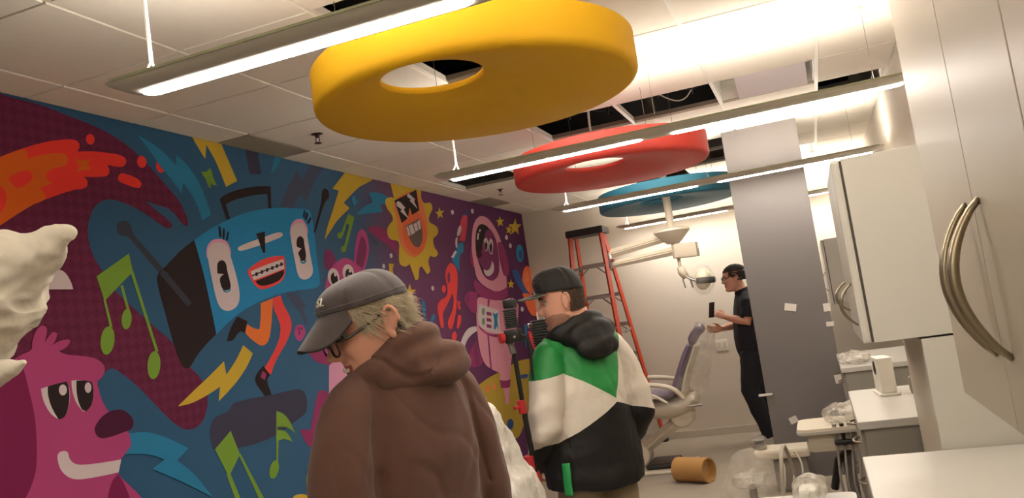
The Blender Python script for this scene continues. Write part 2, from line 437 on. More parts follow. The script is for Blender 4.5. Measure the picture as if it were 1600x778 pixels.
def dotted(base):
    nt = base.node_tree; b = nt.nodes['Principled BSDF']
    tc = nt.nodes.new('ShaderNodeTexCoord'); mpn = nt.nodes.new('ShaderNodeMapping'); mpn.inputs['Rotation'].default_value = (math.radians(45), 0, 0)
    ck = nt.nodes.new('ShaderNodeTexChecker'); ck.inputs['Scale'].default_value = 26
    c = b.inputs['Base Color'].default_value
    ck.inputs[1].default_value = (c[0] * 1.1, c[1] * 1.1, c[2] * 1.08, 1); ck.inputs[2].default_value = (c[0] * .9, c[1] * .84, c[2] * .86, 1)
    nt.links.new(tc.outputs['Object'], mpn.inputs[0]); nt.links.new(mpn.outputs[0], ck.inputs[0]); nt.links.new(ck.outputs[0], b.inputs['Base Color'])
dotted(PB['maroon'])
PKEYS = ['bg'] + list(PB)
MB = bmesh.new(); LAYER = [0]
def wall_pt(px, py, off=0.0):
    p = on_plane(px, py, 0, XL + .002); p.x = XL + .002 + off
    return p
def rounded(pts, k=5, lim=62):
    n = len(pts); P = [Vector((a, b)) for a, b in pts]; corner = []
    for i in range(n):
        a = P[i] - P[i - 1]; b = P[(i + 1) % n] - P[i]
        corner.append(a.length < 1e-6 or b.length < 1e-6 or abs(math.degrees(a.angle(b))) > lim)
    out = []
    for i in range(n):
        p0, p1, p2, p3 = P[i - 1], P[i], P[(i + 1) % n], P[(i + 2) % n]
        L = (p2 - p1).length
        if corner[i] and corner[(i + 1) % n]: out.append(p1); continue
        d1 = (p2 - p0).normalized() * L if not corner[i] else None
        d2 = (p3 - p1).normalized() * L if not corner[(i + 1) % n] else None
        if d1 is None: d1 = (p2 - p1) * 1.5 - d2 * .5
        if d2 is None: d2 = (p2 - p1) * 1.5 - d1 * .5
        for j in range(k):
            t = j / k
            out.append(p1 * (2 * t ** 3 - 3 * t * t + 1) + d1 * (t ** 3 - 2 * t * t + t) + p2 * (-2 * t ** 3 + 3 * t * t) + d2 * (t ** 3 - t * t))
    return [(q.x, q.y) for q in out]
def clampc(p):                            # the print stops at the ceiling and the room's corner
    p.z = min(p.z, ZC - .001); p.y = min(p.y, YB - .001); p.z = max(p.z, 0.0); return p
CROP = [0, 0, 1]
def crop(x, y, wid, out=778): CROP[:] = [x, y, wid / out]
def shape(col, pts, smooth=True, lim=62):
    x0, y0, s = CROP
    q = [(x0 + a * s, y0 + b * s) for a, b in pts]
    if smooth: q = rounded(q, lim=lim)
    LAYER[0] += 1; off = LAYER[0] * 2.5e-5
    vs = []
    for a, b in q:
        v = clampc(wall_pt(a, b, off))
        if vs and (vs[-1].co - v).length < 1e-5: continue
        vs.append(MB.verts.new(v))
    if len(vs) > 3 and (vs[0].co - vs[-1].co).length < 1e-5: vs.pop()
    f = MB.faces.new(vs); f.normal_update()
    if f.normal.x < 0: f.normal_flip()
    f.material_index = PKEYS.index(col)
def ell(col, x, y, rx, ry, tilt=0):
    c, s = math.cos(math.radians(tilt)), math.sin(math.radians(tilt))
    pts = []
    for k in range(28):
        a = 2 * math.pi * k / 28; u, v = rx * math.cos(a), ry * math.sin(a)
        pts.append((x + u * c - v * s, y + u * s + v * c))
    shape(col, pts, False)
def star(col, x, y, r, rot=0, sx=.75):
    pts = []
    for k in range(10):
        a = math.radians(rot - 90 + 36 * k); q = r if k % 2 == 0 else r * .42
        pts.append((x + q * math.cos(a) * sx, y + q * math.sin(a)))
    shape(col, pts, False)
f = MB.faces.new([MB.verts.new(v) for v in ((XL + .002, .4, 0), (XL + .002, YB - .001, 0), (XL + .002, YB - .001, ZC - .001), (XL + .002, .4, ZC - .001))])
f.normal_update()
if f.normal.x < 0: f.normal_flip()

crop(0, 0, 1, 1)
# maroon swoosh with its dotted screen
shape('maroon', [(-200, 60), (0, 146), (60, 163), (100, 178), (150, 198), (178, 213), (207, 234), (235, 262), (260, 290), (281, 316), (293, 342), (294, 353), (286, 351), (276, 338), (263, 326), (248, 321), (227, 314), (248, 332), (263, 344), (270, 353), (263, 357), (250, 350), (227, 334), (201, 320), (176, 312), (163, 313), (150, 321), (141, 338), (137, 360), (140, 382), (147, 402), (157, 419), (181, 455), (202, 475), (225, 496), (248, 516), (271, 537), (285, 556), (299, 575), (317, 596), (324, 619), (323, 639), (317, 657), (304, 669), (291, 671), (276, 664), (255, 645), (235, 624), (212, 601), (189, 583), (172, 576), (150, 600), (120, 640), (0, 820), (-200, 900)], lim=75)
crop(0, 140, 200)
shape('red', [(-200, 500), (0, 410), (130, 360), (250, 325), (340, 308), (440, 303), (475, 318), (483, 350), (468, 377), (560, 375), (660, 385), (730, 398), (765, 422), (760, 457), (730, 470), (650, 456), (665, 490), (655, 520), (620, 530), (510, 530), (532, 560), (520, 595), (450, 610), (350, 640), (270, 670), (200, 700), (100, 760), (40, 800), (-200, 960)], lim=75)
shape('orange', [(-200, 500), (0, 412), (100, 374), (150, 365), (167, 385), (167, 420), (230, 402), (340, 386), (395, 393), (412, 430), (395, 462), (340, 476), (290, 500), (284, 540), (322, 570), (270, 588), (240, 598), (277, 640), (270, 668), (200, 700), (100, 760), (40, 800), (-200, 960)], lim=75)
shape('red', [(50, 540), (130, 495), (180, 495), (197, 525), (180, 562), (110, 597), (80, 580)])
shape('red', [(-40, 560), (0, 582), (30, 620), (37, 680), (0, 750), (-40, 770)])
shape('orange', [(455, 413), (492, 432), (552, 420), (532, 452), (557, 490), (510, 488), (468, 502), (482, 463)], False)
crop(0, 0, 1, 1)
for x, y, a, b in ((141, 217.5, 6.8, 8.2), (221.5, 252.8, 7.2, 9.5), (251, 259.8, 7.2, 10)): ell('red', x, y, a, b, -8)
crop(150, 180, 200)
shape('red', [(133, 378), (150, 355), (190, 360), (250, 385), (278, 418), (265, 442), (230, 438), (170, 415), (140, 400)])
shape('teal', [(250, 118), (330, 165), (410, 225), (485, 305), (490, 243), (560, 310), (620, 400), (660, 490), (700, 605), (645, 640), (620, 560), (580, 480), (530, 410), (520, 472), (450, 380), (390, 310), (330, 220)])
crop(280, 200, 200)
shape('yellow', [(70, 40), (250, 70), (265, 118), (300, 200), (352, 322), (285, 358), (250, 270), (215, 190), (165, 103), (158, 188), (110, 110)])
shape('green', [(133, 268), (165, 265), (186, 243), (198, 262), (206, 300), (228, 347), (205, 347), (196, 330), (190, 370), (178, 358), (160, 310)], False)
shape('char', [(395, 110), (475, 130), (485, 200), (497, 280), (430, 283), (412, 200)])
shape('teal', [(583, 160), (627, 172), (600, 225), (558, 280), (570, 220)])
crop(440, 220, 200)
shape('slate', [(-10, 400), (40, 280), (95, 172), (125, 242), (175, 140), (262, 150), (200, 250), (150, 372), (120, 330), (100, 345), (70, 410)])
crop(280, 200, 200)
shape('black', [(245, 430), (300, 395), (400, 365), (480, 354), (555, 354), (560, 492), (542, 492), (535, 402), (480, 405), (400, 420), (330, 440), (283, 465), (310, 552), (288, 560)])
# knob and stick behind the robot
crop(440, 220, 200)
shape('black', [(193, 560), (240, 370), (245, 310), (260, 288), (280, 300), (288, 340), (265, 372), (240, 440), (205, 555)])
crop(0, 0, 1, 1)
shape('stick', [(182, 356), (186, 347), (195, 345), (204, 352), (209, 366), (235, 396), (300, 473), (293, 479), (230, 405), (199, 370), (187, 367)])
shape('black', [(303.5, 375), (284, 390), (258.5, 416), (246, 430), (247, 448), (258.5, 491), (274, 547), (283, 568), (289, 575), (296, 574), (309, 554), (324, 536), (337.7, 522), (350, 505), (330, 440)])
shape('stick', [(253, 421), (260, 425), (300, 473), (293, 479), (250, 428)], False)
# robot: square blue head
crop(290, 310, 220)
shape('sky', [(48, 232), (120, 180), (240, 115), (350, 75), (450, 56), (560, 52), (650, 58), (682, 66), (694, 90), (705, 150), (730, 370), (741, 470), (720, 493), (600, 510), (480, 540), (350, 600), (250, 672), (170, 752), (150, 650), (100, 420)])
for pts in ([(118, 330), (118, 270), (145, 233), (190, 224), (230, 243), (250, 300), (240, 330)], [(578, 210), (582, 150), (608, 118), (645, 114), (672, 160), (674, 200)]): shape('ltpink', pts)
shape('cream', [(122, 320), (127, 275), (150, 250), (190, 243), (225, 258), (245, 310), (285, 450), (298, 540), (285, 592), (240, 621), (200, 610), (175, 570), (150, 470)])
shape('cream', [(581, 215), (585, 165), (610, 137), (645, 136), (665, 175), (690, 320), (703, 400), (690, 433), (655, 448), (625, 430), (605, 350)])
shape('teal', [(203, 495), (228, 515), (250, 490), (245, 510), (225, 520), (208, 512)]); shape('teal', [(632, 340), (650, 352), (668, 335), (662, 356), (645, 361), (635, 352)])
shape('black', [(175, 365), (185, 347), (205, 342), (222, 360), (230, 400), (247, 470), (247, 492), (228, 508), (205, 500), (192, 470), (190, 440), (212, 418), (175, 415)])
shape('black', [(612, 245), (620, 215), (638, 209), (652, 225), (655, 250), (665, 320), (658, 345), (637, 345), (624, 310), (622, 300), (640, 277), (615, 268)])
for q in ([(180, 152), (193, 160), (197, 217), (185, 212)], [(207, 163), (216, 170), (214, 228), (204, 222)], [(231, 180), (239, 190), (231, 234), (220, 230)], [(654, 62), (662, 70), (656, 108), (646, 100)], [(669, 75), (677, 85), (666, 123), (657, 112)], [(689, 100), (693, 115), (678, 143), (669, 132)]): shape('black', q)
shape('cream', [(289, 272), (330, 250), (430, 215), (500, 190), (530, 190), (535, 206), (500, 225), (400, 262), (310, 289), (292, 286)], lim=90)
shape('black', [(389, 195), (437, 182), (440, 300), (427, 300)], False)
shape('legred', [(342, 405), (360, 380), (420, 340), (480, 322), (540, 317), (550, 350), (550, 400), (540, 440), (510, 472), (420, 502), (385, 482), (360, 445)])
shape('cream', [(358, 404), (450, 365), (540, 335), (545, 387), (460, 420), (375, 452)])
shape('black', [(385, 457), (460, 427), (541, 394), (541, 420), (512, 456), (440, 481), (405, 478)])
shape('black', [(366, 424), (450, 390), (541, 358), (542, 364), (451, 397), (368, 431)], False)
for x, y in ((391, 419), (421, 407), (450, 396), (478, 385), (504, 374), (528, 364)): shape('black', [(x - 7, y - 9), (x + 5, y - 12), (x + 8, y + 7), (x - 5, y + 11)], False)
crop(330, 430, 200)
shape('slate', [(452, 110), (512, 104), (575, 192), (555, 206), (587, 290), (572, 302), (540, 230), (500, 182)], False)
shape('legorange', [(300, 170), (375, 140), (370, 220), (360, 340), (345, 400), (320, 425), (285, 420), (205, 345), (215, 295), (250, 318), (292, 330), (300, 250)])
shape('legred', [(375, 140), (420, 122), (440, 180), (480, 260), (487, 320), (460, 400), (400, 505), (360, 605), (323, 565), (400, 420), (420, 325), (400, 250), (380, 205)])
shape('black', [(158, 250), (220, 280), (205, 352), (172, 345), (130, 395), (93, 402), (118, 320)])
shape('black', [(315, 550), (358, 605), (340, 642), (372, 752), (355, 770), (310, 712), (266, 632)])
shape('magenta', [(312, 582), (335, 600), (325, 636), (298, 620)], False)
crop(240, 480, 200)
shape('yellow', [(147, 602), (240, 510), (330, 425), (426, 328), (441, 410), (500, 320), (543, 230), (602, 280), (560, 370), (490, 470), (394, 572), (403, 483), (320, 537), (230, 582)])
# pink pup beside the boombox
crop(330, 430, 200)
shape('hot', [(505, 340), (520, 306), (550, 300), (570, 330), (565, 370), (540, 402), (515, 385)])
for x, y in ((530, 325), (548, 325), (535, 350)): ell('plum', x, y, 7, 11)
shape('magenta', [(580, 460), (640, 440), (700, 430), (780, 420), (790, 540), (720, 545), (640, 525)])
crop(0, 0, 1, 1)
shape('mauve', [(514, 571), (580, 540), (680, 600), (700, 800), (520, 820), (514, 640)])
crop(320, 578, 200)
shape('magenta', [(688, 132), (715, 124), (742, 135), (750, 160), (715, 300), (705, 360), (690, 402), (668, 468), (640, 468), (612, 440), (578, 365), (612, 360), (640, 372), (655, 290)])
crop(440, 220, 200)
shape('plum', [(258, 700), (268, 665), (290, 660), (312, 685), (330, 735), (320, 790), (265, 780)])
shape('hot', [(438, 770), (445, 650), (462, 565), (485, 535), (512, 560), (530, 640), (525, 705), (500, 800)])
shape('plum', [(452, 750), (465, 650), (482, 582), (500, 590), (516, 650), (500, 745), (480, 790)])
crop(0, 0, 1, 1)
shape('hot', [(508, 450), (514, 425), (525, 410), (540, 403), (556, 412), (570, 425), (600, 460), (600, 540), (512, 540)])
for x, y in ((521, 433), (544, 427)): ell('cream', x, y, 9, 14, -8); ell('black', x + 1, y + 3, 5.5, 10, -8); ell('cream', x + 2.5, y - 4, 2, 3)
# music notes
crop(130, 370, 200)
for q in ([(120, 380), (135, 380), (176, 548), (160, 548)], [(224, 298), (240, 293), (281, 447), (265, 447)], [(284, 212), (303, 210), (456, 697), (438, 697)]): shape('green', q, False)
shape('green', [(79, 241), (276, 100), (301, 212), (215, 300), (128, 391)], False)
ell('green', 146, 630, 42, 87, 6); ell('green', 262, 500, 30, 62, 4)
crop(0, 0, 1, 1)
ell('green', 240, 570.5, 10, 22, 4)
crop(320, 578, 200)
shape('char', [(30, 385), (42, 320), (62, 290), (140, 250), (180, 200), (400, 152), (560, 118), (600, 132), (620, 190), (612, 260), (578, 290), (420, 402), (240, 466), (52, 482)])
shape('green', [(128, 630), (156, 635), (240, 840), (205, 840)], False); shape('green', [(195, 495), (216, 510), (390, 840), (355, 840)], False)
shape('green', [(60, 482), (155, 370), (212, 512), (145, 650)], False)
shape('green', [(433, 250), (480, 270), (520, 322), (547, 388), (500, 350), (440, 347), (440, 365), (490, 375), (532, 437), (480, 420), (447, 430), (444, 560), (433, 560)])
ell('green', 420, 605, 27, 58, 12)
shape('green', [(615, 650), (640, 610), (656, 640), (650, 740), (625, 740)]); shape('yellow', [(525, 800), (540, 768), (575, 755), (620, 762), (680, 810)])
# bolt, dots and clouds right of the robot
crop(440, 220, 200)
shape('yellow', [(385, 190), (555, 230), (540, 245), (470, 282), (410, 340), (376, 376), (412, 410), (340, 482), (300, 540), (261, 602), (275, 530), (310, 420), (346, 304), (308, 290)])
shape('teal', [(453, 447), (500, 400), (552, 375), (528, 316), (590, 316), (650, 345), (690, 372), (640, 382), (598, 390), (612, 432), (530, 442)])
shape('teal', [(423, 355), (440, 328), (450, 358), (470, 375), (449, 380), (445, 402), (435, 385)], False)
shape('green', [(404, 443), (441, 465), (430, 510), (392, 652), (374, 652), (411, 512), (395, 503), (372, 577), (353, 577)], False)
ell('green', 353, 575, 16, 19); ell('green', 375, 657, 16, 20)
shape('magenta', [(520, 540), (560, 515), (630, 545), (690, 600), (705, 700), (650, 640), (580, 590)])
shape('slate', [(525, 570), (545, 575), (590, 640), (560, 625)])
# sun with dark glasses
crop(560, 280, 200)
shape('yellow', [(190, 0), (385, 40), (380, 110), (400, 145), (435, 143), (448, 180), (430, 222), (430, 258), (475, 290), (482, 330), (455, 362), (460, 410), (482, 450), (467, 472), (435, 465), (424, 500), (434, 560), (415, 577), (385, 530), (370, 540), (362, 605), (345, 614), (326, 560), (310, 515), (280, 531), (248, 508), (245, 440), (240, 380), (190, 362), (173, 320), (184, 280), (207, 250), (200, 215), (170, 172), (164, 125), (190, 110), (214, 115)], lim=75)
shape('amber', [(216, 140), (270, 90), (345, 68), (372, 110), (405, 200), (420, 285), (410, 385), (370, 458), (330, 474), (272, 425), (243, 340), (232, 250)])
ell('amber2', 340, 325, 72, 135, -6)
shape('black', [(217, 130), (350, 64), (369, 190), (325, 217), (310, 172), (299, 236), (262, 267)], False)
for q in ([(228, 142), (240, 133), (256, 142), (283, 172), (275, 187), (306, 242), (253, 195), (262, 185), (232, 162)], [(293, 97), (304, 88), (316, 97), (342, 121), (337, 136), (359, 182), (310, 130), (318, 122), (298, 110)]): shape('cream', q, False)
shape('blot', [(283, 286), (368, 238), (385, 300), (386, 375), (368, 414), (338, 406), (306, 352)])
for q in ([(288, 292), (300, 285), (316, 340), (304, 346)], [(304, 282), (325, 272), (342, 326), (320, 338)], [(333, 274), (350, 262), (362, 309), (345, 319)], [(354, 260), (370, 247), (379, 301), (366, 306)]): shape('cream', q, False)
crop(0, 0, 1, 1)
for x, y, r, ro in ((686.7, 333.5, 10, -8), (639.7, 457, 14, 0), (781, 346.6, 9, -6), (804.5, 355, 14, 0), (795, 359, 8, 10), (798, 444, 8, 0)): star('yellow', x, y, r, ro)
for x, y in ((706.5, 331.6), (737.7, 330), (791, 371), (797, 384), (610.6, 399.5), (599, 416), (675.7, 450.4), (815.5, 483), (829.5, 505.5)): ell('cream', x, y, 2.2, 3.8, -6)
crop(560, 280, 200)
shape('yellow', [(183, 513), (214, 515), (206, 545), (212, 590), (198, 570), (188, 590)], False)
# rocket and its flames
shape('rock', [(618, 262), (640, 213), (660, 218), (657, 300), (645, 378), (610, 372), (625, 310)])
shape('dblue', [(642, 220), (662, 178), (661, 222)], False)
shape('teal', [(600, 400), (635, 383), (636, 440), (616, 462), (612, 565), (563, 490), (590, 450)])
shape('cream', [(597, 342), (605, 297), (620, 278), (624, 310), (608, 347)]); shape('cream', [(589, 362), (601, 350), (598, 417), (590, 412)]); shape('cream', [(561, 475), (585, 433), (597, 440), (576, 480)])
crop(640, 400, 160)
shape('legred', [(268, 150), (280, 90), (310, 48), (345, 80), (362, 140), (355, 330), (350, 420), (320, 550), (298, 552), (288, 500), (320, 420), (332, 340), (322, 282), (300, 335), (268, 400), (250, 440), (257, 540), (237, 547), (215, 440), (211, 370), (240, 330), (272, 310), (287, 258)], lim=80)
ell('plum', 296, 165, 11, 42); ell('legred', 258, 250, 15, 29)
shape('legred', [(356, 330), (372, 350), (386, 340), (380, 375), (387, 412), (366, 400)], False); shape('legred', [(366, 448), (388, 450), (388, 500), (368, 550), (356, 548), (358, 510)]); shape('legred', [(318, 602), (342, 570), (357, 605), (345, 645), (325, 640)])
shape('teal', [(88, 345), (105, 335), (116, 368), (118, 482), (108, 482), (94, 400)]); shape('teal', [(148, 532), (160, 470), (182, 440), (191, 460), (172, 508)])
# yellow ground
crop(690, 460, 160)
shape('olive', [(240, 740), (330, 650), (440, 588), (520, 540), (600, 500), (700, 485), (800, 490), (900, 560), (900, 830), (760, 850), (640, 960), (560, 1100), (300, 1100), (240, 850)])
ell('dblue', 625, 622, 34, 17, -12); ell('dblue', 520, 985, 25, 40); ell('amber', 345, 715, 16, 30); ell('amber', 398, 700, 12, 28)
crop(740, 460, 140, 343)
shape('green', [(205, 425), (232, 468), (246, 560), (246, 640), (215, 622), (200, 520)])
crop(690, 460, 160)
# space pup
shape('magenta', [(200, 500), (215, 430), (260, 358), (290, 450), (312, 520), (272, 546), (225, 552)]); shape('plum', [(240, 400), (262, 375), (285, 520), (262, 545)])
shape('cream', [(262, 242), (200, 260), (155, 330), (133, 420), (133, 520), (150, 600), (185, 680), (240, 750), (320, 800), (340, 790), (250, 720), (195, 640), (168, 540), (168, 420), (195, 342), (232, 300), (268, 277)])
shape('rose', [(262, 60), (266, 240), (288, 420), (330, 530), (400, 580), (440, 600), (442, 650), (470, 720), (482, 830), (510, 830), (515, 700), (522, 560), (535, 440), (562, 300), (582, 90), (560, 50), (530, 25), (450, 45), (350, 30), (280, 20)])
shape('magenta', [(438, 648), (480, 655), (523, 643), (517, 703), (480, 712), (448, 710)])
shape('plum', [(344, 300), (355, 300), (379, 567), (367, 560)], False); shape('plum', [(347, 40), (363, 40), (358, 97), (347, 97)], False); shape('plum', [(520, 20), (530, 20), (545, 100), (535, 100)], False)
shape('magenta', [(283, 225), (340, 290), (450, 300), (452, 318), (400, 325), (335, 300), (285, 255)])
shape('cream', [(280, 72), (430, 120), (448, 298), (400, 292), (340, 272), (285, 236)])
ell('sage', 314, 130, 12, 28); ell('sage', 315, 206, 12, 28)
for y in (130, 177, 224): shape('magenta', [(338, y), (374, y + 8), (377, y + 34), (341, y + 28)])
shape('teal', [(383, 135), (402, 150), (427, 138), (421, 190), (429, 273), (414, 240), (406, 267), (394, 262), (396, 190)])
crop(640, 400, 160)
shape('magenta', [(413, 330), (428, 287), (460, 268), (512, 280), (508, 430), (480, 432), (440, 390)]); ell('plum', 440, 322, 12, 38)
crop(690, 310, 160)
shape('magenta', [(222, 360), (214, 430), (224, 512), (247, 528), (262, 480), (240, 380)])
shape('rose', [(226, 370), (235, 222), (260, 160), (298, 134), (350, 155), (400, 220), (440, 300), (465, 400), (490, 600), (492, 705), (420, 710), (330, 670), (270, 610), (248, 530)])
shape('black', [(255, 370), (258, 260), (280, 206), (310, 196), (350, 220), (400, 290), (425, 380), (436, 520), (425, 590), (385, 627), (330, 602), (290, 520), (265, 440)])
shape('plum', [(322, 300), (338, 245), (368, 232), (400, 290), (425, 380), (436, 520), (425, 590), (385, 627), (330, 602), (318, 545), (282, 482), (272, 455), (300, 400), (308, 340)])
ell('wine', 282, 430, 22, 24)
shape('cream', [(265, 310), (270, 266), (283, 262), (276, 316)]); shape('cream', [(280, 252), (285, 234), (296, 236), (290, 256)])
shape('cream', [(318, 320), (335, 297), (351, 330), (347, 390), (330, 402)]); shape('black', [(322, 332), (335, 318), (345, 350), (341, 392), (330, 396)]); shape('cream', [(356, 335), (370, 303), (387, 335), (382, 425), (365, 422), (356, 385)]); shape('black', [(360, 347), (370, 328), (381, 362), (376, 418), (365, 408)])
ell('cream', 331, 330, 4, 9); ell('cream', 365, 342, 4, 10)
shape('cream', [(314, 540), (350, 545), (372, 515), (378, 475), (393, 500), (392, 555), (365, 587), (335, 585)])
for q in ([(392, 300), (398, 318), (404, 322), (399, 298)], [(384, 285), (390, 300), (394, 300), (388, 278)]): shape('black', q, False)
shape('magenta', [(424, 340), (436, 330), (455, 338), (490, 430), (511, 555), (497, 592), (468, 580), (445, 480)])
shape('plum', [(424, 340), (436, 332), (445, 420), (468, 520), (476, 585), (458, 550), (440, 470)])
shape('magenta', [(247, 610), (280, 640), (350, 690), (430, 705), (500, 668), (503, 740), (440, 772), (370, 770), (290, 742), (243, 672)])
# planets by the corner
ell('teal', 592, 418, 28, 68, -4); ell('dblue', 597, 428, 14, 34, -4)
ell('amber2', 652, 640, 42, 127, -3); ell('amber', 645, 600, 16, 40); ell('amber', 660, 690, 12, 34)
shape('dblue', [(533, 555), (548, 540), (572, 545), (600, 600), (640, 690), (700, 745), (660, 752), (590, 680), (545, 605)])
crop(690, 460, 160)
shape('amber2', [(612, -10), (700, 10), (735, 60), (735, 140), (716, 165), (680, 155), (640, 80)]); shape('legred', [(650, 280), (680, 290), (720, 400), (735, 480), (690, 400)]); shape('teal', [(620, 232), (640, 225), (645, 260), (640, 400), (634, 400)])
# bottom-left hound and what surrounds it
crop(0, 400, 200)
shape('cream', [(170, 204), (440, 203), (422, 150), (388, 100), (347, 84), (310, 105), (288, 130), (240, 137), (180, 150)])
crop(150, 578, 200)
shape('teal', [(150, 390), (210, 384), (300, 378), (420, 410), (557, 476), (490, 550), (600, 642), (705, 774), (540, 690), (338, 602), (412, 545), (320, 515), (180, 512), (120, 520)])
crop(0, 0, 1, 1)
shape('pink', [(-160, 640), (0, 575), (31, 555), (47.5, 546.5), (49, 534), (55, 517), (64, 509), (71, 512), (71.5, 521), (68, 536), (74.5, 526), (82, 519), (88, 521), (86, 530), (80, 540), (90, 534), (103, 530.5), (109, 532), (104, 541), (91, 549), (103, 554), (123, 556), (144, 559), (157, 566), (162.5, 576), (159, 588), (151, 597), (153, 608), (157, 622), (165, 638), (180, 655), (196, 670), (202, 683), (203, 696), (194, 709), (186, 722), (184, 740), (201, 758), (221, 780), (250, 850), (-160, 850)], lim=80)
crop(0, 578, 200)
shape('dpink', [(-300, 120), (0, 60), (110, -75), (140, 0), (165, 100), (200, 250), (216, 400), (214, 600), (180, 720), (150, 778), (100, 900), (-300, 900)])
crop(150, 578, 200)
shape('dpink', [(130, 632), (170, 700), (205, 790), (60, 840), (65, 778), (92, 680)])
crop(0, 578, 200)
shape('cream', [(244, 115), (320, 90), (396, 74), (417, 120), (416, 200), (390, 280), (350, 300), (300, 262), (260, 190)])
shape('black', [(285, 101), (340, 84), (400, 71), (416, 130), (411, 220), (386, 286), (350, 301), (310, 230), (288, 160)])
ell('cream', 377, 122, 24, 33)
shape('cream', [(429, 66), (480, 63), (551, 72), (563, 120), (556, 190), (530, 242), (500, 252), (460, 202), (435, 130)])
shape('black', [(459, 66), (505, 65), (553, 73), (563, 130), (551, 210), (520, 252), (490, 236), (464, 160)])
ell('cream', 530, 108, 20, 32)
shape('cream', [(345, 545), (350, 507), (380, 493), (405, 500), (418, 540), (450, 570), (500, 576), (600, 566), (732, 544), (716, 622), (600, 647), (480, 665), (420, 656), (368, 612)])
crop(0, 0, 1, 1)
shape('wine', [(146.5, 672), (151, 660), (162, 648), (176, 641), (191, 641), (203, 650), (207.5, 660), (204, 670), (190, 676), (170, 683), (154, 684)])
mo = obj('wall_mural', MB, [mural_background()] + [PB[k] for k in PKEYS[1:]])
tag(mo, 'colourful cartoon mural of robot, pups and sun covering the whole left wall', 'mural')

# ------------------------------------------------------------------ cabinetry along the right wall
M_GAP = mat('shadow_gap', (70, 62, 52), 0.9)
def bow_handle(p0, p1, out, parent, r=.008, wide=.012):
    """an arched pull: both feet on the door, the middle standing off along 'out'"""
    p0, p1, out = Vector(p0), Vector(p1), Vector(out)
    pts = []; rad = []
    for k in range(17):
        t = k / 16; s = math.sin(math.pi * t)
        pts.append(p0.lerp(p1, t) + out * (s ** .8)); rad.append((wide * (.55 + .45 * s), r * (.6 + .4 * s)))
    bm = bmesh.new(); tube(bm, pts, rad, 10, flat=(0, 1, 0))
    return obj('door_handle', bm, M_NICKEL, parent, smooth=True)

# tall cabinet nearest the camera
t = thing('tall_cabinet', 'tall white wall cabinet with two long arched handles nearest the camera', 'cabinet', (.25, 1.45, 1.165))
M_BEIGE = mat('warm_beige_laminate', (164, 155, 138), .36, var=.02, scale=5, stretch=(1, 6, .6), spec=.5)
obj('carcass', bx(.022, .405, -.75, .52, .004, 1.04, .002), M_BEIGE, t)
for k, (y0, y1) in enumerate(((.027, .519), (-.36, .0255), (-.749, -.3615))):
    o = obj('door', bx(0, .02, y0, y1, .0, 1.038, .003), M_BEIGE, t)
    if k == 0: bow_handle((0, .088, .36), (0, .07, .115), (-.052, 0, 0), o)
    if k == 1: bow_handle((0, -.026, .358), (0, -.043, .118), (-.055, 0, 0), o, .009)

# wall cabinet whose white end panel faces us, above the recessed tower
t = thing('wall_cabinet', 'white wall cabinet with its broad end panel facing the camera, left of the tall cabinet', 'cabinet', (.137, 2.76, 1.23))
obj('end_panel', bx(0, .52, 0, .02, 0, .565, .002), M_WHITE, t)
obj('carcass', bx(.004, .518, .021, .63, .004, .56), M_WHITE, t)
for k, (y0, y1) in enumerate(((0.0, .314), (.318, .632))):
    o = obj('door', bx(-.032, -.006, y0, y1, .001, .563, .008), M_WHITE, t)
    y = (.05, .54)[k]; z0, z1 = ((.185, .055), (.19, .085))[k]
    bow_handle((-.032, y, z0), (-.032, y + .004, z1), (-.04, 0, 0), o, .005, .007)
    bow_handle((-.032, y + .05, z0), (-.032, y + .054, z1), (-.04, 0, 0), o, .005, .007)
obj('reveal', bx(-.006, .004, .004, .63, .003, .56), M_GAP, t)
t = thing('tower_cabinet', 'white tower panel standing below the wall cabinet, beside the nearest worktop', 'cabinet', (.265, 2.765, 0))
obj('front_panel', bx(.0, .392, 0, .02, 0, 1.225, .002), M_WHITE, t)
obj('side_panel', bx(.0, .02, .021, .62, 0, 1.222, .002), mat('warm_laminate', (186, 176, 158), .5), t)
obj('back_panel', bx(.021, .392, .6, .62, 0, 1.222, .002), M_WHITE, t)
# far wall cabinet
t = thing('wall_cabinet', 'small far white wall cabinet with one arched handle beyond the grey divider', 'cabinet', (.107, 7.9, 1.22))
obj('carcass', bx(.026, .55, 0, 1.1, 0, .575, .002), M_WHITE, t)
for k in range(2):
    o = obj('door', bx(0, .022, .004 + .55 * k, .546 + .55 * k, 0, .573, .006), M_WHITE, t)
    bow_handle((0, .08 + .55 * k, .29), (0, .08 + .55 * k, .12), (-.045, 0, 0), o, .006, .008)

def counter(y0, y1, x0, label, drawers=3, z=.9):
    t = thing('counter_unit', label, 'counter', (x0, y0, 0), 0, 'base units with worktops along the right wall')
    L = y1 - y0
    obj('worktop', bx(0, XR - x0 - .003, 0, L, z - .03, z, .004), M_COUNTER, t)
    obj('end_panel', bx(.02, XR - x0 - .003, .012, .03, 0.0, z - .031, .001), M_GREYLAM, t)
    obj('carcass', bx(.028, XR - x0 - .003, .031, L - .012, .08, z - .031), M_GREYLAM, t)
    obj('toe_kick', bx(.08, XR - x0 - .003, .031, L - .012, 0, .079), M_BLACK, t)
    n = drawers
    for c in range(2):
        for k in range(n):
            h = (z - .031 - .085) / n
            o = obj('drawer', bx(.006, .026, .035 + c * (L - .05) / 2, .03 + (c + 1) * (L - .05) / 2, .085 + k * h, .082 + (k + 1) * h, .002), M_GREYLAM, t)
            ym = .033 + (c + .5) * (L - .05) / 2; zz = .085 + (k + .7) * h
            bm = bmesh.new(); tube(bm, smoothpath([(.006, ym - .07, zz), (-.018, ym - .03, zz), (-.018, ym + .03, zz), (.006, ym + .07, zz)], 4), .005, 8)
            obj('drawer_handle', bm, M_NICKEL, o, smooth=True)
    return t
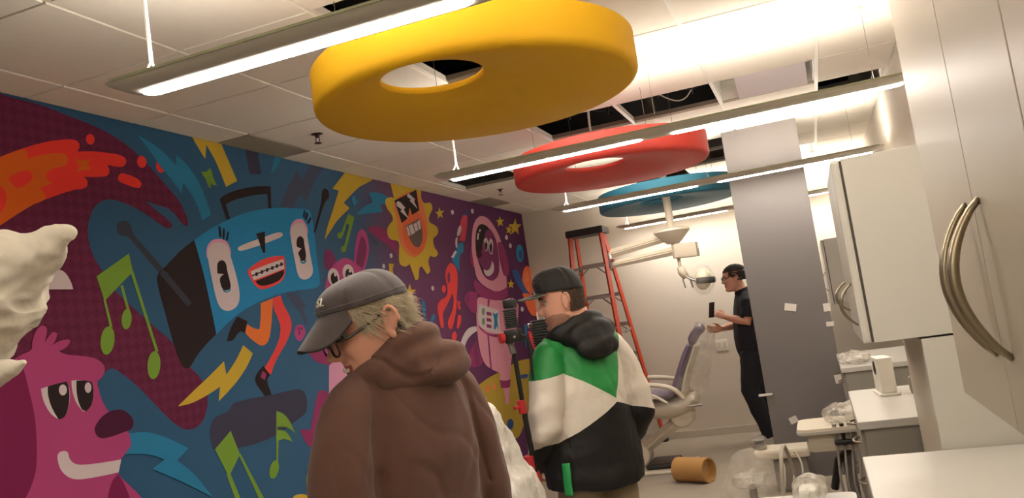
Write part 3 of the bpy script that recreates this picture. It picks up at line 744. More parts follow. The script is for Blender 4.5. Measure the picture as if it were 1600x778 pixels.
counter(1.35, 2.755, .045, 'nearest white worktop unit in front of the white tower panel')
counter(3.405, 4.36, .06, 'middle white worktop unit with a glove dispenser on it')
counter(5.50, 6.6, .06, 'far white worktop unit with a crumpled plastic wrap on it')
# splashback trim on the right wall
struct('trim_1', bx(XR - .012, XR, 3.4, 8.9, .9, .93, .002), M_COUNTER)

t = thing('glove_dispenser', 'white upright dispenser box with a dark opening on the middle worktop', 'dispenser', (.19, 4.12, .9), math.radians(6))
obj('dispenser_body', bx(-.005, .06, -.08, .08, .012, .165, .006), mat('white_plastic', (224, 218, 206), .4), t)
bm = bmesh.new(); ball(bm, (-.0065, .0, .12), (.004, .025, .032)); obj('opening', bm, M_BLACK, t, smooth=True)
obj('base_lip', bx(-.015, .07, -.09, .09, 0, .012, .004), MATS['white_plastic'], t)
bm = bmesh.new(); lathe(bm, [(.03, 0), (.034, .02), (.034, .07), (.02, .08), (.012, .1), (.001, .1)], 18)
o = tag(obj('small_cup', bm, mat('grey_plastic', (150, 144, 134), .4), angle=40), 'small grey cup beside the dispenser on the middle worktop', 'cup'); o.location = (.34, 4.05, .9)

# ------------------------------------------------------------------ rumpled plastic and sheets
def film(name, tint=(235, 230, 222), alpha=.28, rough=.18):
    mt = bpy.data.materials.new(name); mt.use_nodes = True
    nt = mt.node_tree; b = nt.nodes['Principled BSDF']; out = nt.nodes['Material Output']
    b.inputs['Base Color'].default_value = (*lin(tint), 1); b.inputs['Roughness'].default_value = rough
    tr = nt.nodes.new('ShaderNodeBsdfTransparent'); mx = nt.nodes.new('ShaderNodeMixShader')
    tc = nt.nodes.new('ShaderNodeTexCoord'); n = nt.nodes.new('ShaderNodeTexNoise'); n.inputs['Scale'].default_value = 14; n.inputs['Detail'].default_value = 5
    cr = nt.nodes.new('ShaderNodeMapRange'); cr.inputs[1].default_value = .35; cr.inputs[2].default_value = .7; cr.inputs[3].default_value = alpha * .4; cr.inputs[4].default_value = min(1, alpha * 1.5)
    nt.links.new(tc.outputs['Object'], n.inputs['Vector']); nt.links.new(n.outputs['Fac'], cr.inputs[0])
    bp = nt.nodes.new('ShaderNodeBump'); bp.inputs['Strength'].default_value = .5; bp.inputs['Distance'].default_value = .02
    nt.links.new(n.outputs['Fac'], bp.inputs['Height']); nt.links.new(bp.outputs[0], b.inputs['Normal'])
    nt.links.new(cr.outputs[0], mx.inputs[0]); nt.links.new(tr.outputs[0], mx.inputs[1]); nt.links.new(b.outputs[0], mx.inputs[2])
    nt.links.new(mx.outputs[0], out.inputs['Surface'])
    MATS[name] = mt
    return mt
M_FILM = film('clear_film', (214, 206, 192), .2); M_FILM2 = film('milky_film', (206, 198, 184), alpha=.45, rough=.3); M_SHEET = film('white_sheet', (232, 228, 218), alpha=1.2, rough=.35)
def crumple(bm, amp, sc, seed=0, ridge=True):
    bm.normal_update()
    for v in list(bm.verts):
        q = v.co * sc + Vector((seed * 3.1, seed * 1.7, seed))
        n = noise.noise(q * .7) + .25 * noise.noise(q * 2.6)
        if ridge: n = .8 * n + .35 * (.5 - abs(noise.noise(Vector((q.x * 1.6, q.y * .8, q.z * 1.6))) * 2))
        v.co += v.normal * (amp * n)
def blob_wrap(name, label, cat, c, r, m, amp=.02, sc=9, seed=0, flat=True, group=None):
    bm = bmesh.new(); bmesh.ops.create_icosphere(bm, subdivisions=5, radius=1)
    bmesh.ops.scale(bm, vec=r, verts=bm.verts)
    crumple(bm, amp, sc, seed)
    if flat:
        for v in bm.verts: v.co.z = max(v.co.z, -r[2] * .72)
    o = obj(name, bm, m, smooth=True); o.location = c
    return tag(o, label, cat, group)
blob_wrap('plastic_wrap', 'crumpled clear plastic wrap lying on the far worktop', 'plastic wrap', (.16, 5.78, .928), (.09, .18, .036), M_FILM2, .03, 16, 1)

# ------------------------------------------------------------------ paper tape patches on the grey divider
M_TAPE = mat('paper_tape', (214, 208, 198), .7)
for i, (px, py, w_, h_, r_, lab) in enumerate(((1235, 480, .085, .055, 14, 'largest white tape patch on the grey divider, at head height'), (1292, 480, .05, .06, 0, 'white tape patch on the right edge of the grey divider, upper one'),
        (1297, 506, .055, .035, 4, 'white tape patch on the right edge of the grey divider, just under another'), (1310, 592, .05, .065, -6, 'white tape patch low on the right edge of the grey divider'),
        (1240, 656, .06, .05, -20, 'lowest white tape patch on the grey divider, above the delivery unit'))):
    p = on_plane(px, py, 1, 6.778)
    M = Matrix.Translation((p.x, 6.779, p.z)) @ Matrix.Rotation(math.radians(r_), 4, 'Y')
    bm = bmesh.new(); nx = 6
    g = [[bm.verts.new(M @ Vector((w_ * (a / nx - .5), -.0012 - (.004 * (a / nx) ** 2), h_ * (b - .5)))) for a in range(nx + 1)] for b in (0, 1)]
    for a in range(nx): bm.faces.new((g[0][a], g[0][a + 1], g[1][a + 1], g[1][a]))
    r = bmesh.ops.extrude_face_region(bm, geom=bm.faces[:]); bmesh.ops.translate(bm, vec=(0, .001, 0), verts=[v for v in r['geom'] if isinstance(v, bmesh.types.BMVert)])
    bmesh.ops.recalc_face_normals(bm, faces=bm.faces)
    tag(obj('tape_patch', bm, M_TAPE), lab, 'tape', 'tape patches on the grey divider')
p = on_plane(1196, 617, 1, 6.77)
tag(obj('tape_tab', bx(p.x - .05, p.x + .055, 6.765, 6.7785, p.z - .009, p.z + .009, .004), M_TAPE), 'short white bar sticking out sideways from the left edge of the grey divider', 'tape')

# outlet plate on the back wall
t = thing('wall_outlet', 'white outlet plate with a double socket on the back wall right of the chair', 'outlet', (-1.02, YB, .92))
obj('cover_plate', bx(-.06, .06, -.008, -.0005, -.055, .06, .003), mat('outlet_white', (236, 230, 218), .35), t)
for s in (-1, 1): obj('socket', bx(s * .028 - .018, s * .028 + .018, -.011, -.0082, -.03, .035, .003), mat('outlet_ivory', (214, 206, 190), .4), t)

# ------------------------------------------------------------------ stepladder
LAD = mat('orange_fibreglass', (196, 66, 32), .5, var=.05, scale=10)
lt = thing('stepladder', 'orange fibreglass stepladder with a black top standing near the back wall', 'ladder', (-2.12, 8.55, 0))
TOP = {('f', -1): (-.165, -.09, 2.26), ('f', 1): (.165, -.09, 2.26), ('r', -1): (-.15, .09, 2.26), ('r', 1): (.15, .09, 2.26)}
FOOT = {('f', -1): (-.21, -.5, .0), ('f', 1): (.31, -.5, .0), ('r', -1): (-.27, .54, .0), ('r', 1): (.36, .54, .0)}
def railpt(k, z):
    a, b = Vector(TOP[k]), Vector(FOOT[k]); return b.lerp(a, z / 2.26)
for k in TOP:
    a, b = Vector(TOP[k]), Vector(FOOT[k])
    bm = bmesh.new(); tube(bm, [b + (a - b) * .012, a], (.042 if k[0] == 'f' else .036, .027 if k[0] == 'f' else .022), 4, flat=(0, 1, 0))
    o = obj('rail', bm, LAD, lt)
    bm = bmesh.new(); box(bm, b.x - .03, b.x + .03, b.y - .045, b.y + .045, 0, .035, .006); obj('rubber_foot', bm, M_BLACK, o)
o = obj('top_cap', bx(-.2, .2, -.15, .15, 2.255, 2.33, .018), M_BLACK, lt)
obj('cap_recess', bx(-.13, .13, -.08, .08, 2.3305, 2.334, .001), mat('dark_grey', (40, 38, 36), .6), o)
for z in (.32, .64, .96, 1.28, 1.6, 1.92):
    a, b = railpt(('f', -1), z), railpt(('f', 1), z)
    bm = bmesh.new(); box(bm, a.x + .005, b.x - .005, a.y - .04, a.y + .045, z - .012, z + .012, .003)
    for s, q in ((1, a), (-1, b)): tube(bm, [(q.x + s * .004, q.y, z - .1), (q.x + s * .1, q.y, z - .012)], .007, 4)
    obj('step', bm, M_ALU, lt)
for z in (.35, .66, .98, 1.3, 1.62, 1.95):
    a, b = railpt(('r', -1), z), railpt(('r', 1), z)
    bm = bmesh.new(); box(bm, a.x, b.x, a.y - .015, a.y + .015, z - .02, z + .02, .003)
    for s, q in ((1, a), (-1, b)): tube(bm, [(q.x + s * .004, q.y, z - .09), (q.x + s * .09, q.y, z - .018)], .006, 4)
    obj('rear_bar', bm, M_ALU, lt)
for s in (-1, 1):
    a, b = railpt(('f', s), 1.25), railpt(('r', s), 1.25)
    bm = bmesh.new(); tube(bm, [a, (a + b) / 2 + Vector((0, 0, -.03)), b], (.016, .003), 4, flat=(0, 0, 1)); obj('spreader', bm, M_ALU, lt)
    bm = bmesh.new(); ball(bm, (a + b) / 2 + Vector((0, 0, -.03)), .012); obj('spreader_pivot', bm, M_STEEL, lt, smooth=True)

# ------------------------------------------------------------------ ceiling-hung dental light
M_DENT = mat('dental_enamel', (196, 184, 164), .38, spec=.5)
PX, PY = -1.035, 7.06
t = thing('dental_light', 'ceiling-mounted dental light on a pole with a folded double arm', 'dental light', (PX, PY, 0))
obj('pole', rod((0, 0, 2.02), (0, 0, ZC + .69), .032, 20), M_DENT, t, smooth=False)
bm = bmesh.new(); lathe(bm, [(.03, 2.06), (.10, 2.055), (.148, 2.04), (.152, 2.025), (.142, 2.015), (.075, 1.945), (.05, 1.925), (.001, 1.925)], 36); obj('bell_cover', bm, M_DENT, t, angle=35)
obj('swivel_post', rod((.012, 0, 1.80), (.012, 0, 1.95), .036, 20), M_DENT, t)
E1 = Vector((-.575, .02, 1.91)); E2 = Vector((-.545, .02, 1.835))
bm = bmesh.new(); tube(bm, [(-.04, 0, 1.985), E1 + Vector((.03, 0, .02))], [(.032, .04), (.036, .046)], 4, flat=(0, 1, 0)); bmesh.ops.bevel(bm, geom=bm.edges[:], offset=.008, segments=2, affect='EDGES'); obj('upper_arm', bm, M_DENT, t)
bm = bmesh.new(); tube(bm, [E2, (.0, 0, 1.865)], [(.03, .036), (.03, .044)], 4, flat=(0, 1, 0)); bmesh.ops.bevel(bm, geom=bm.edges[:], offset=.008, segments=2, affect='EDGES'); obj('lower_arm', bm, M_DENT, t)
bm = bmesh.new(); lathe(bm, [(.001, 1.805), (.018, 1.805), (.021, 1.81), (.021, 1.935), (.018, 1.94), (.001, 1.94)], 20, Matrix.Translation((E1.x + .022, .02, 0))); obj('elbow_joint', bm, M_ALU, t, angle=40)
obj('elbow_cap', bx(E1.x + .022, E1.x + .055, -.02, .05, 1.86, 1.885, .004), mat('red_brown_plastic', (120, 52, 34), .5), t)
M = Matrix.Translation((.045, 0, 1.855)) @ Matrix.Rotation(math.radians(3), 4, 'Y')
bm = bmesh.new(); box(bm, -.05, .145, -.055, .055, -.06, .06, .02, M); obj('counterweight', bm, M_DENT, t, angle=30)
o = obj('counterweight_cap', bx(.178, .19, -.052, .052, 1.79, 1.905, .004), mat('joint_grey', (138, 128, 112), .5), t)
obj('drop_stem', rod((.02, 0, 1.70), (.02, 0, 1.80), .014, 14), M_DENT, t)
bm = bmesh.new(); tube(bm, [(.022, 0, 1.725), (.03, 0, 1.68), (.055, 0, 1.63)], [(.026, .03), (.034, .036), (.03, .03)], 12); obj('head_knuckle', bm, M_DENT, t, smooth=True)
bm = bmesh.new(); tube(bm, smoothpath([(.05, -.02, 1.645), (.10, -.05, 1.61), (.15, -.07, 1.585)], 5), .011, 8); tube(bm, smoothpath([(.05, .02, 1.645), (.10, .05, 1.61), (.15, .07, 1.585)], 5), .011, 8); obj('fork_arm', bm, M_ALU, t, smooth=True)
for dx, l in ((.03, .075), (.09, .08)): obj('grip_pin', rod((dx, -.03, 1.64 - .02), (dx + .01, -.03, 1.64 - l - .02), .007, 8), M_ALU, t)
M = Matrix.Translation((.19, 0, 1.595)) @ Matrix.Rotation(math.radians(12), 4, 'Y')
bm = bmesh.new(); ball(bm, (0, 0, 0), (.068, .075, .088), None, 20, 14); bmesh.ops.transform(bm, matrix=M, verts=bm.verts); obj('lamp_shell', bm, mat('pale_lens', (226, 220, 190), .2, spec=.6), t, smooth=True)
M2 = Matrix.Translation((.215, -.035, 1.583)) @ Matrix.Rotation(math.radians(4), 4, 'Y')
bm = bmesh.new(); box(bm, -.075, .075, -.05, .05, -.026, .026, .016, M2); obj('lamp_band', bm, M_BLACK, t, angle=30)
bm = bmesh.new(); bmesh.ops.create_icosphere(bm, subdivisions=4, radius=1); bmesh.ops.scale(bm, vec=(.10, .10, .12), verts=bm.verts); crumple(bm, .012, 16, 4); bmesh.ops.translate(bm, vec=(.19, 0, 1.59), verts=bm.verts); obj('plastic_cover', bm, M_FILM, t, smooth=True)

# ------------------------------------------------------------------ dental chair in its plastic cover
CHX, CHY = -1.40, 7.6
M_UPH = mat('mauve_upholstery', (112, 98, 120), .5, var=.08, scale=9, spec=.4)
M_CHW = mat('chair_enamel', (206, 196, 176), .4, spec=.5)
ch = thing('dental_chair', 'beige dental chair with purple-grey upholstery under clear plastic near the back wall', 'dental chair', (CHX, CHY, 0))
def slab(bm, pts, width, thick, n=8, round_=.5):
    """a padded cushion swept along pts: wide across the room's depth"""
    tube(bm, pts, [(width * (1 - .06 * abs(2 * i / (len(pts) - 1) - 1) ** 4), thick * (1 - .35 * abs(2 * i / (len(pts) - 1) - 1) ** 6)) for i in range(len(pts))], 20, flat=(0, 1, 0))
# base
obj('base_plate', bx(-.28, .16, -.28, .28, 0, .03, .012), M_CHW, ch)
obj('base_cover', bx(-.24, .02, -.2, .2, .03, .075, .02), M_BLACK, ch)
bm = bmesh.new(); tube(bm, [(-.30, 0, .16), (.12, 0, .44)], [(.085, .058), (.095, .07)], 4, flat=(0, 1, 0)); bmesh.ops.bevel(bm, geom=bm.edges[:], offset=.022, segments=3, affect='EDGES'); obj('lift_arm', bm, M_CHW, ch, angle=35)
bm = bmesh.new(); lathe(bm, [(.001, -.11), (.085, -.11), (.1, -.095), (.1, .095), (.085, .11), (.001, .11)], 24, Matrix.Translation((.12, 0, .45)) @ Matrix.Rotation(math.pi / 2, 4, 'X')); obj('lift_pivot', bm, M_CHW, ch, angle=40)
bm = bmesh.new(); lathe(bm, [(.001, -.1), (.08, -.1), (.09, -.09), (.09, .09), (.08, .1), (.001, .1)], 24, Matrix.Translation((-.30, 0, .14)) @ Matrix.Rotation(math.pi / 2, 4, 'X')); obj('lower_pivot', bm, M_CHW, ch, angle=40)
# seat tray
bm = bmesh.new(); P = smoothpath([(-.62, 0, .60), (-.3, 0, .565), (.0, 0, .53), (.16, 0, .545), (.26, 0, .60)], 5)
tube(bm, P, [(.20 + .02 * math.sin(i * .3), .045 + .055 * math.sin(math.pi * i / (len(P) - 1))) for i in range(len(P))], 18, flat=(0, 1, 0)); obj('seat_shell', bm, M_CHW, ch, smooth=True)
bm = bmesh.new(); slab(bm, smoothpath([(-.98, 0, .76), (-.72, 0, .735), (-.36, 0, .70), (-.1, 0, .655), (.04, 0, .65), (.12, 0, .69)], 5), .235, .05); obj('seat_cushion', bm, M_UPH, ch, smooth=True)
bm = bmesh.new(); slab(bm, smoothpath([(-.95, 0, .70), (-.6, 0, .66), (-.3, 0, .64)], 5), .18, .028); obj('leg_support', bm, M_CHW, ch, smooth=True)
bm = bmesh.new(); slab(bm, smoothpath([(.10, 0, .68), (.15, 0, .78), (.235, 0, .95), (.30, 0, 1.06)], 6), .22, .04); obj('back_cushion', bm, M_UPH, ch, smooth=True)
bm = bmesh.new(); slab(bm, smoothpath([(.16, 0, .62), (.215, 0, .78), (.295, 0, .95), (.345, 0, 1.05)], 6), .19, .025); obj('back_shell', bm, M_CHW, ch, smooth=True)
bm = bmesh.new(); tube(bm, [(.30, 0, 1.04), (.36, 0, 1.14)], (.035, .014), 8, flat=(0, 1, 0)); obj('headrest_bar', bm, M_ALU, ch)
bm = bmesh.new(); slab(bm, smoothpath([(.30, 0, 1.075), (.335, 0, 1.13), (.385, 0, 1.175), (.42, 0, 1.185)], 5), .13, .042); obj('headrest', bm, M_UPH, ch, smooth=True)
for s in (-1, 1):
    bm = bmesh.new(); P = smoothpath([(-.20, s * .31, .785), (-.1, s * .31, .775), (.04, s * .31, .75), (.14, s * .3, .70), (.19, s * .27, .62)], 5)
    tube(bm, P, [(.032, .02)] * len(P), 12, flat=(0, 1, 0)); obj('armrest', bm, M_CHW, ch, smooth=True)
bm = bmesh.new(); tube(bm, smoothpath([(-.28, -.30, .60), (-.18, -.32, .67), (-.06, -.33, .68), (.06, -.32, .60)], 5), .013, 8); tube(bm, smoothpath([(-.2, -.31, .58), (-.05, -.33, .66), (.05, -.31, .6)], 5), .011, 8); obj('support_strap', bm, M_CHW, ch, smooth=True)
bm = bmesh.new(); tube(bm, [(.20, -.21, .545), (.33, -.2, .545)], .01, 8); obj('release_lever', bm, M_ALU, ch)
# clear cover: over the back, then over the seat
def cover(prof_fn, n_u, n_v, amp, seed):
    bm = bmesh.new(); g = []
    for i in range(n_u + 1):
        g.append([bm.verts.new(prof_fn(i / n_u, j / n_v)) for j in range(n_v + 1)])
    for i in range(n_u):
        for j in range(n_v): bm.faces.new((g[i][j], g[i + 1][j], g[i + 1][j + 1], g[i][j + 1]))
    crumple(bm, amp, 9, seed); return bm
def back_cover(u, v):
    c = Vector((.13, 0, .66)).lerp(Vector((.43, 0, 1.2)), u); a = 2 * math.pi * v
    flare = .10 + .10 * (1 - u) ** 1.5
    return c + Vector((flare * .8 * math.cos(a) + .06 * (1 - u) + .02, (.285 - .06 * u) * math.sin(a), -.05 * math.cos(a)))
obj('plastic_cover', cover(back_cover, 26, 40, .02, 2), M_FILM, ch, smooth=True)
def seat_cover(u, v):
    x = -1.02 + u * 1.15; z = .755 - .07 * u; a = math.pi * 2 * v
    return Vector((x, .275 * math.cos(a), z - .02 + .085 * math.sin(a)))
obj('plastic_cover', cover(seat_cover, 30, 36, .018, 5), M_FILM, ch, smooth=True)

# cardboard tube on the floor
M_CARD = mat('brown_cardboard', (176, 134, 78), .8, var=.06, scale=12)
t = thing('cardboard_tube', 'short wide brown cardboard tube lying on the floor before the dental chair', 'tube', (-1.155, 6.93, .098), math.radians(-28))
bm = bmesh.new(); L_ = .15
R0, R1, n = .098, .088, 32
for i in range(n):
    pass
rings = []
for x, r in ((-L_, R1), (-L_, R0), (L_, R0), (L_, R1)):
    rings.append([bm.verts.new((x, r * math.cos(2 * math.pi * k / n), r * math.sin(2 * math.pi * k / n))) for k in range(n)])
for i in range(4):
    a, b = rings[i], rings[(i + 1) % 4]
    for k in range(n): bm.faces.new((a[k], a[(k + 1) % n], b[(k + 1) % n], b[k]))
bmesh.ops.recalc_face_normals(bm, faces=bm.faces); obj('tube_wall', bm, M_CARD, t, angle=40)
bm = bmesh.new(); lathe(bm, [(.001, -.004), (R1 - .002, -.004), (R1 - .002, .004), (.001, .004)], 32, Matrix.Translation((.09, 0, 0)) @ Matrix.Rotation(math.pi / 2, 4, 'Y')); obj('end_disc', bm, mat('pale_cardboard', (196, 158, 104), .8), t, angle=40)

# ------------------------------------------------------------------ delivery unit and wrapped gear at the right
t = thing('delivery_unit', 'white dental delivery unit with a rounded tray at the middle worktop', 'delivery unit', (-.06, 4.6, 0))
def plate(x0, x1, y0, y1, z0, z1, r):
    bm = bmesh.new(); pts = []
    for cx, cy, a0 in ((x1 - r, y1 - r, 0), (x0 + r, y1 - r, 90), (x0 + r, y0 + r, 180), (x1 - r, y0 + r, 270)):
        for k in range(7):
            a = math.radians(a0 + 15 * k); pts.append((cx + r * math.cos(a), cy + r * math.sin(a), z0))
    extrude_poly(bm, pts, (0, 0, z1 - z0)); bmesh.ops.recalc_face_normals(bm, faces=bm.faces); return bm
obj('tray', plate(-.145, .17, -.17, .19, .695, .725, .05), M_CHW, t, angle=40)
obj('tray_rim', plate(-.15, .175, -.175, .195, .70, .712, .052), M_COUNTER, t, angle=40)
obj('body_shell', bx(-.11, .15, -.13, .15, .60, .692, .03), M_CHW, t)
obj('holder_bar', bx(.02, .17, -.16, -.12, .635, .66, .008), M_BLACK, t)
bm = bmesh.new(); tube(bm, [(.15, .02, .64), (.02, .06, .52), (-.02, .08, .38)], [(.03, .02)] * 3, 8, flat=(0, 1, 0)); obj('swing_arm', bm, M_BLACK, t)
obj('column', rod((.07, .08, .05), (.07, .08, .62), .03, 14), mat('mid_grey_metal', (108, 102, 96), .5), t)
obj('foot_plate', bx(-.12, .2, -.12, .22, 0, .045, .015), MATS['mid_grey_metal'], t)
for k in range(4):
    bm = bmesh.new(); tube(bm, smoothpath([(.03 + .035 * k, -.14, .64), (.02 + .03 * k, -.2, .45), (.05 + .03 * k, -.19, .3), (.09, -.05, .2)], 6), .006, 8); obj('instrument_hose', bm, mat('hose_grey', (126, 120, 112), .45), t, smooth=True)
    bm = bmesh.new(); tube(bm, [(.03 + .035 * k, -.14, .63), (.03 + .035 * k, -.155, .74)], [.008, .011], 10); obj('instrument_holder', bm, M_BLACK if k % 2 else M_ALU, t)
blob_wrap('plastic_wrap', 'bundle of crumpled clear plastic on the delivery unit tray', 'plastic wrap', (.035, 4.60, .768), (.1, .15, .05), M_FILM2, .035, 15, 3)

# floor junction box with hoses, in front of the divider
t = thing('utility_box', 'low white utility box with a silver valve at the foot of the grey divider', 'utility box', (-.43, 6.46, 0))
obj('box_cover', bx(-.185, .20, -.13, .13, .235, .30, .02), M_CHW, t)
obj('box_body', bx(-.06, .17, -.09, .10, 0, .234, .01), M_GREYLAM, t)
bm = bmesh.new(); lathe(bm, [(.001, .30), (.045, .30), (.05, .306), (.05, .335), (.03, .345), (.03, .355), (.042, .36), (.042, .368), (.001, .37)], 20, Matrix.Translation((-.14, -.03, .0)))
obj('valve_cap', bm, M_ALU, t, angle=40)
for k in range(3):
    bm = bmesh.new(); tube(bm, smoothpath([(.0 + .05 * k, -.12, .27), (-.01 + .06 * k, -.18, .28), (.02 + .06 * k, -.26, .2), (.0 + .06 * k, -.38, .06), (-.03 + .08 * k, -.6, .013)], 7), .007, 8); obj('supply_hose', bm, mat('cream_hose', (176, 168, 152), .4), t, smooth=True)

# stool under clear plastic
t = thing('wrapped_stool', 'round stool wrapped in shiny clear plastic at the lower right', 'stool', (-.50, 4.8, 0))
bm = bmesh.new(); lathe(bm, [(.001, .40), (.09, .40), (.102, .41), (.102, .44), (.088, .458), (.001, .46)], 28); obj('seat', bm, M_FILM2, t, angle=40)
obj('gas_post', rod((0, 0, .08), (0, 0, .40), .022, 14), M_ALU, t)
for k in range(5):
    a = 2 * math.pi * k / 5; o = obj('leg', path([(0, 0, .09), (.16 * math.cos(a), .16 * math.sin(a), .055)], .015, 8), M_ALU, t)
    bm = bmesh.new(); ball(bm, (.16 * math.cos(a), .16 * math.sin(a), .026), .026, None, 12, 8); obj('caster', bm, M_BLACK, o, smooth=True)
bm = bmesh.new(); bmesh.ops.create_icosphere(bm, subdivisions=5, radius=1); bmesh.ops.scale(bm, vec=(.165, .165, .25), verts=bm.verts); crumple(bm, .04, 9, 8); bmesh.ops.translate(bm, vec=(0, 0, .34), verts=bm.verts)
for v in bm.verts: v.co.z = max(.05, v.co.z)
obj('plastic_cover', bm, M_FILM, t, smooth=True)
P = smoothpath([(-.25, 4.5, .5), (-.27, 4.42, .64), (-.28, 4.36, .665), (-.295, 4.3, .6), (-.31, 4.27, .42), (-.33, 4.24, .2), (-.34, 4.2, .012)], 8)
tag(obj('loose_hose', path(P, .010, 8), MATS['cream_hose'], smooth=True), 'thick cream hose looping up beside the wrapped stool', 'hose')

# mobile cart at the bottom edge with a wrapped instrument pack
t = thing('mobile_cart', 'white cart top at the bottom edge of the view, left of the nearest worktop', 'cart', (-.145, 2.40, 0))
obj('cart_top', plate(-.14, .155, -.36, .36, .77, .80, .03), M_COUNTER, t, angle=40)
obj('cart_body', bx(-.12, .15, -.33, .33, .12, .768, .01), M_WHITE, t)
for k in range(3):
    o = obj('drawer', bx(-.135, -.121, -.32, .32, .14 + .205 * k, .335 + .205 * k, .004), M_WHITE, t)
    obj('drawer_handle', path([(-.135, -.1, .27 + .205 * k), (-.155, -.1, .27 + .205 * k), (-.155, .1, .27 + .205 * k), (-.135, .1, .27 + .205 * k)], .005, 8), M_NICKEL, o)
for sx in (-.09, .12):
    for sy in (-.28, .28):
        bm = bmesh.new(); lathe(bm, [(.001, -.014), (.05, -.014), (.055, 0), (.05, .014), (.001, .014)], 16, Matrix.Translation((sx, sy, .055)) @ Matrix.Rotation(math.pi / 2, 4, 'Y')); tube(bm, [(sx, sy, .06), (sx, sy, .12)], .012, 8); obj('caster', bm, M_BLACK, t)
blob_wrap('wrapped_pack', 'plastic-wrapped instrument pack with white paper lying on the cart top', 'pack', (-.115, 2.64, .838), (.055, .085, .045), M_FILM2, .022, 15, 6)
pk = bpy.data.objects['wrapped_pack']
obj('paper_insert', bx(-.03, .025, -.045, .045, -.02, .012, .006), mat('paper_white', (226, 226, 214), .7), pk)

# ------------------------------------------------------------------ people
M_SKIN = mat('skin', (212, 156, 132), .5, var=.07, scale=18, bump=.03, bscale=300, sss=.08, spec=.35)
M_LIP = mat('lips', (160, 88, 76), .45, sss=.05)
M_STUB = mat('stubble_skin', (150, 108, 88), .7, var=.16, scale=90)
M_EYEW = mat('eye_white', (150, 140, 130), .35); M_IRIS = mat('iris', (46, 34, 28), .2)
M_TEETH = mat('teeth', (226, 214, 190), .3)

def interp(tab, z):
    for (z0, *a), (z1, *b) in zip(tab[:-1], tab[1:]):
        if z <= z1:
            t = (z - z0) / (z1 - z0); t = max(0, min(1, t)); t = t * t * (3 - 2 * t) * .35 + t * .65
            return [p + (q - p) * t for p, q in zip(a, b)]
    return list(tab[-1][1:])
HEAD = [  # height above the chin: front, back, half width
    (-.004, .060, -.01, .022), (.004, .078, -.022, .036), (.02, .084, -.038, .049), (.04, .083, -.055, .058), (.06, .084, -.072, .064), (.08, .084, -.084, .068),
    (.10, .082, -.092, .071), (.122, .079, -.098, .073), (.145, .084, -.101, .075), (.165, .084, -.101, .0755), (.185, .077, -.096, .073), (.205, .06, -.08, .063), (.22, .038, -.058, .047), (.23, .012, -.03, .024), (.2335, -.004, -.014, .008)]
HEADK = {'back': 1.0}
def g(x, s): return math.exp(-(x / s) ** 2)
def head_shape(bm, HM, smile=0.0, nose=1.0, jaw=1.0, crown=.93):
    n, nz = 72, 58; rings = []
    for i in range(nz):
        z = -.004 + (.2335 + .004) * (i / (nz - 1)) ** .97
        xf, xb, w = interp(HEAD, z); xb *= HEADK['back'] if z > .06 else 1; cx = (xf + xb) / 2 + .012
        if z < .06: w *= jaw
        ring = []
        for k in range(n):
            a = 2 * math.pi * k / n; c, s = math.cos(a), math.sin(a)
            e = 2.25
            x = (xf - cx if c > 0 else cx - xb) * math.copysign(abs(c) ** (2 / e), c); y = w * math.copysign(abs(s) ** (2 / e), s)
            x += cx
            if c > 0:
                # nose
                if .07 < z < .14:
                    h = (.006 + .022 * (.14 - z) / .05) if z > .09 else .028 * max(0, (z - .074) / .016) ** .6
                    x += nose * (h + .006 * (nose - 1) * 10 * g(z - .086, .008)) * g(y, .0085 + .006 * (.14 - z) / .06)
                    x += .008 * g(z - .084, .008) * g(abs(y) - .012, .006)
                x -= .012 * g(z - .122, .012) * g(abs(y) - .031, .015)              # eye sockets
                x += .005 * g(z - .141, .007) * g(abs(y) - .028, .022)              # brow
                x += (.004 + .006 * smile) * g(z - .092 - .006 * smile, .016) * g(abs(y) - .043, .016)   # cheeks
                x += .005 * g(z - .058, .005) * g(y, .022) + .0055 * g(z - .046, .006) * g(y, .02) - .006 * g(z - .0525 - .25 * smile * abs(y), .0028 + .003 * smile) * g(y, .026)
                x -= .004 * g(z - .034, .006) * g(y, .03)
                x += .007 * g(z - .016, .012) * g(y, .024)                            # chin
                x -= .004 * smile * g(z - .07, .01) * g(abs(y) - .034, .006)          # smile folds
            ring.append(bm.verts.new(HM @ Vector((x, y, z if z < .14 else .14 + (z - .14) * crown))))
        rings.append(ring)
    for i in range(nz - 1):
        for k in range(n): bm.faces.new((rings[i][k], rings[i][(k + 1) % n], rings[i + 1][(k + 1) % n], rings[i + 1][k]))
    bm.faces.new(rings[0][::-1]); bm.faces.new(rings[-1])
    for s in (-1, 1):                                                                # ears: bowl, rim, lobe
        E = HM @ Matrix.Translation((-.012, s * .074, .112)) @ Matrix.Rotation(s * math.radians(-24), 4, 'Z') @ Matrix.Rotation(math.radians(-8), 4, 'Y')
        ball(bm, E @ Vector((-.004, s * .004, .0)), (.014, .006, .022), E.to_3x3().to_4x4(), 14, 10)
        P = [E @ Vector((.012 * math.cos(t) * 1.25 - .006, s * (.008 + .003 * math.sin(t)), .031 * math.sin(t))) for t in [math.radians(d) for d in range(-100, 195, 15)]]
        tube(bm, P, .0048, 8)
        ball(bm, E @ Vector((-.002, s * .006, -.026)), (.008, .0055, .010), E.to_3x3().to_4x4(), 12, 8)
    tube(bm, [HM @ Vector((-.03, 0, .06)), HM @ Vector((-.04, 0, -.0)), HM @ Vector((-.05, 0, -.06))], [(.058, .06), (.056, .058), (.062, .06)], 20)

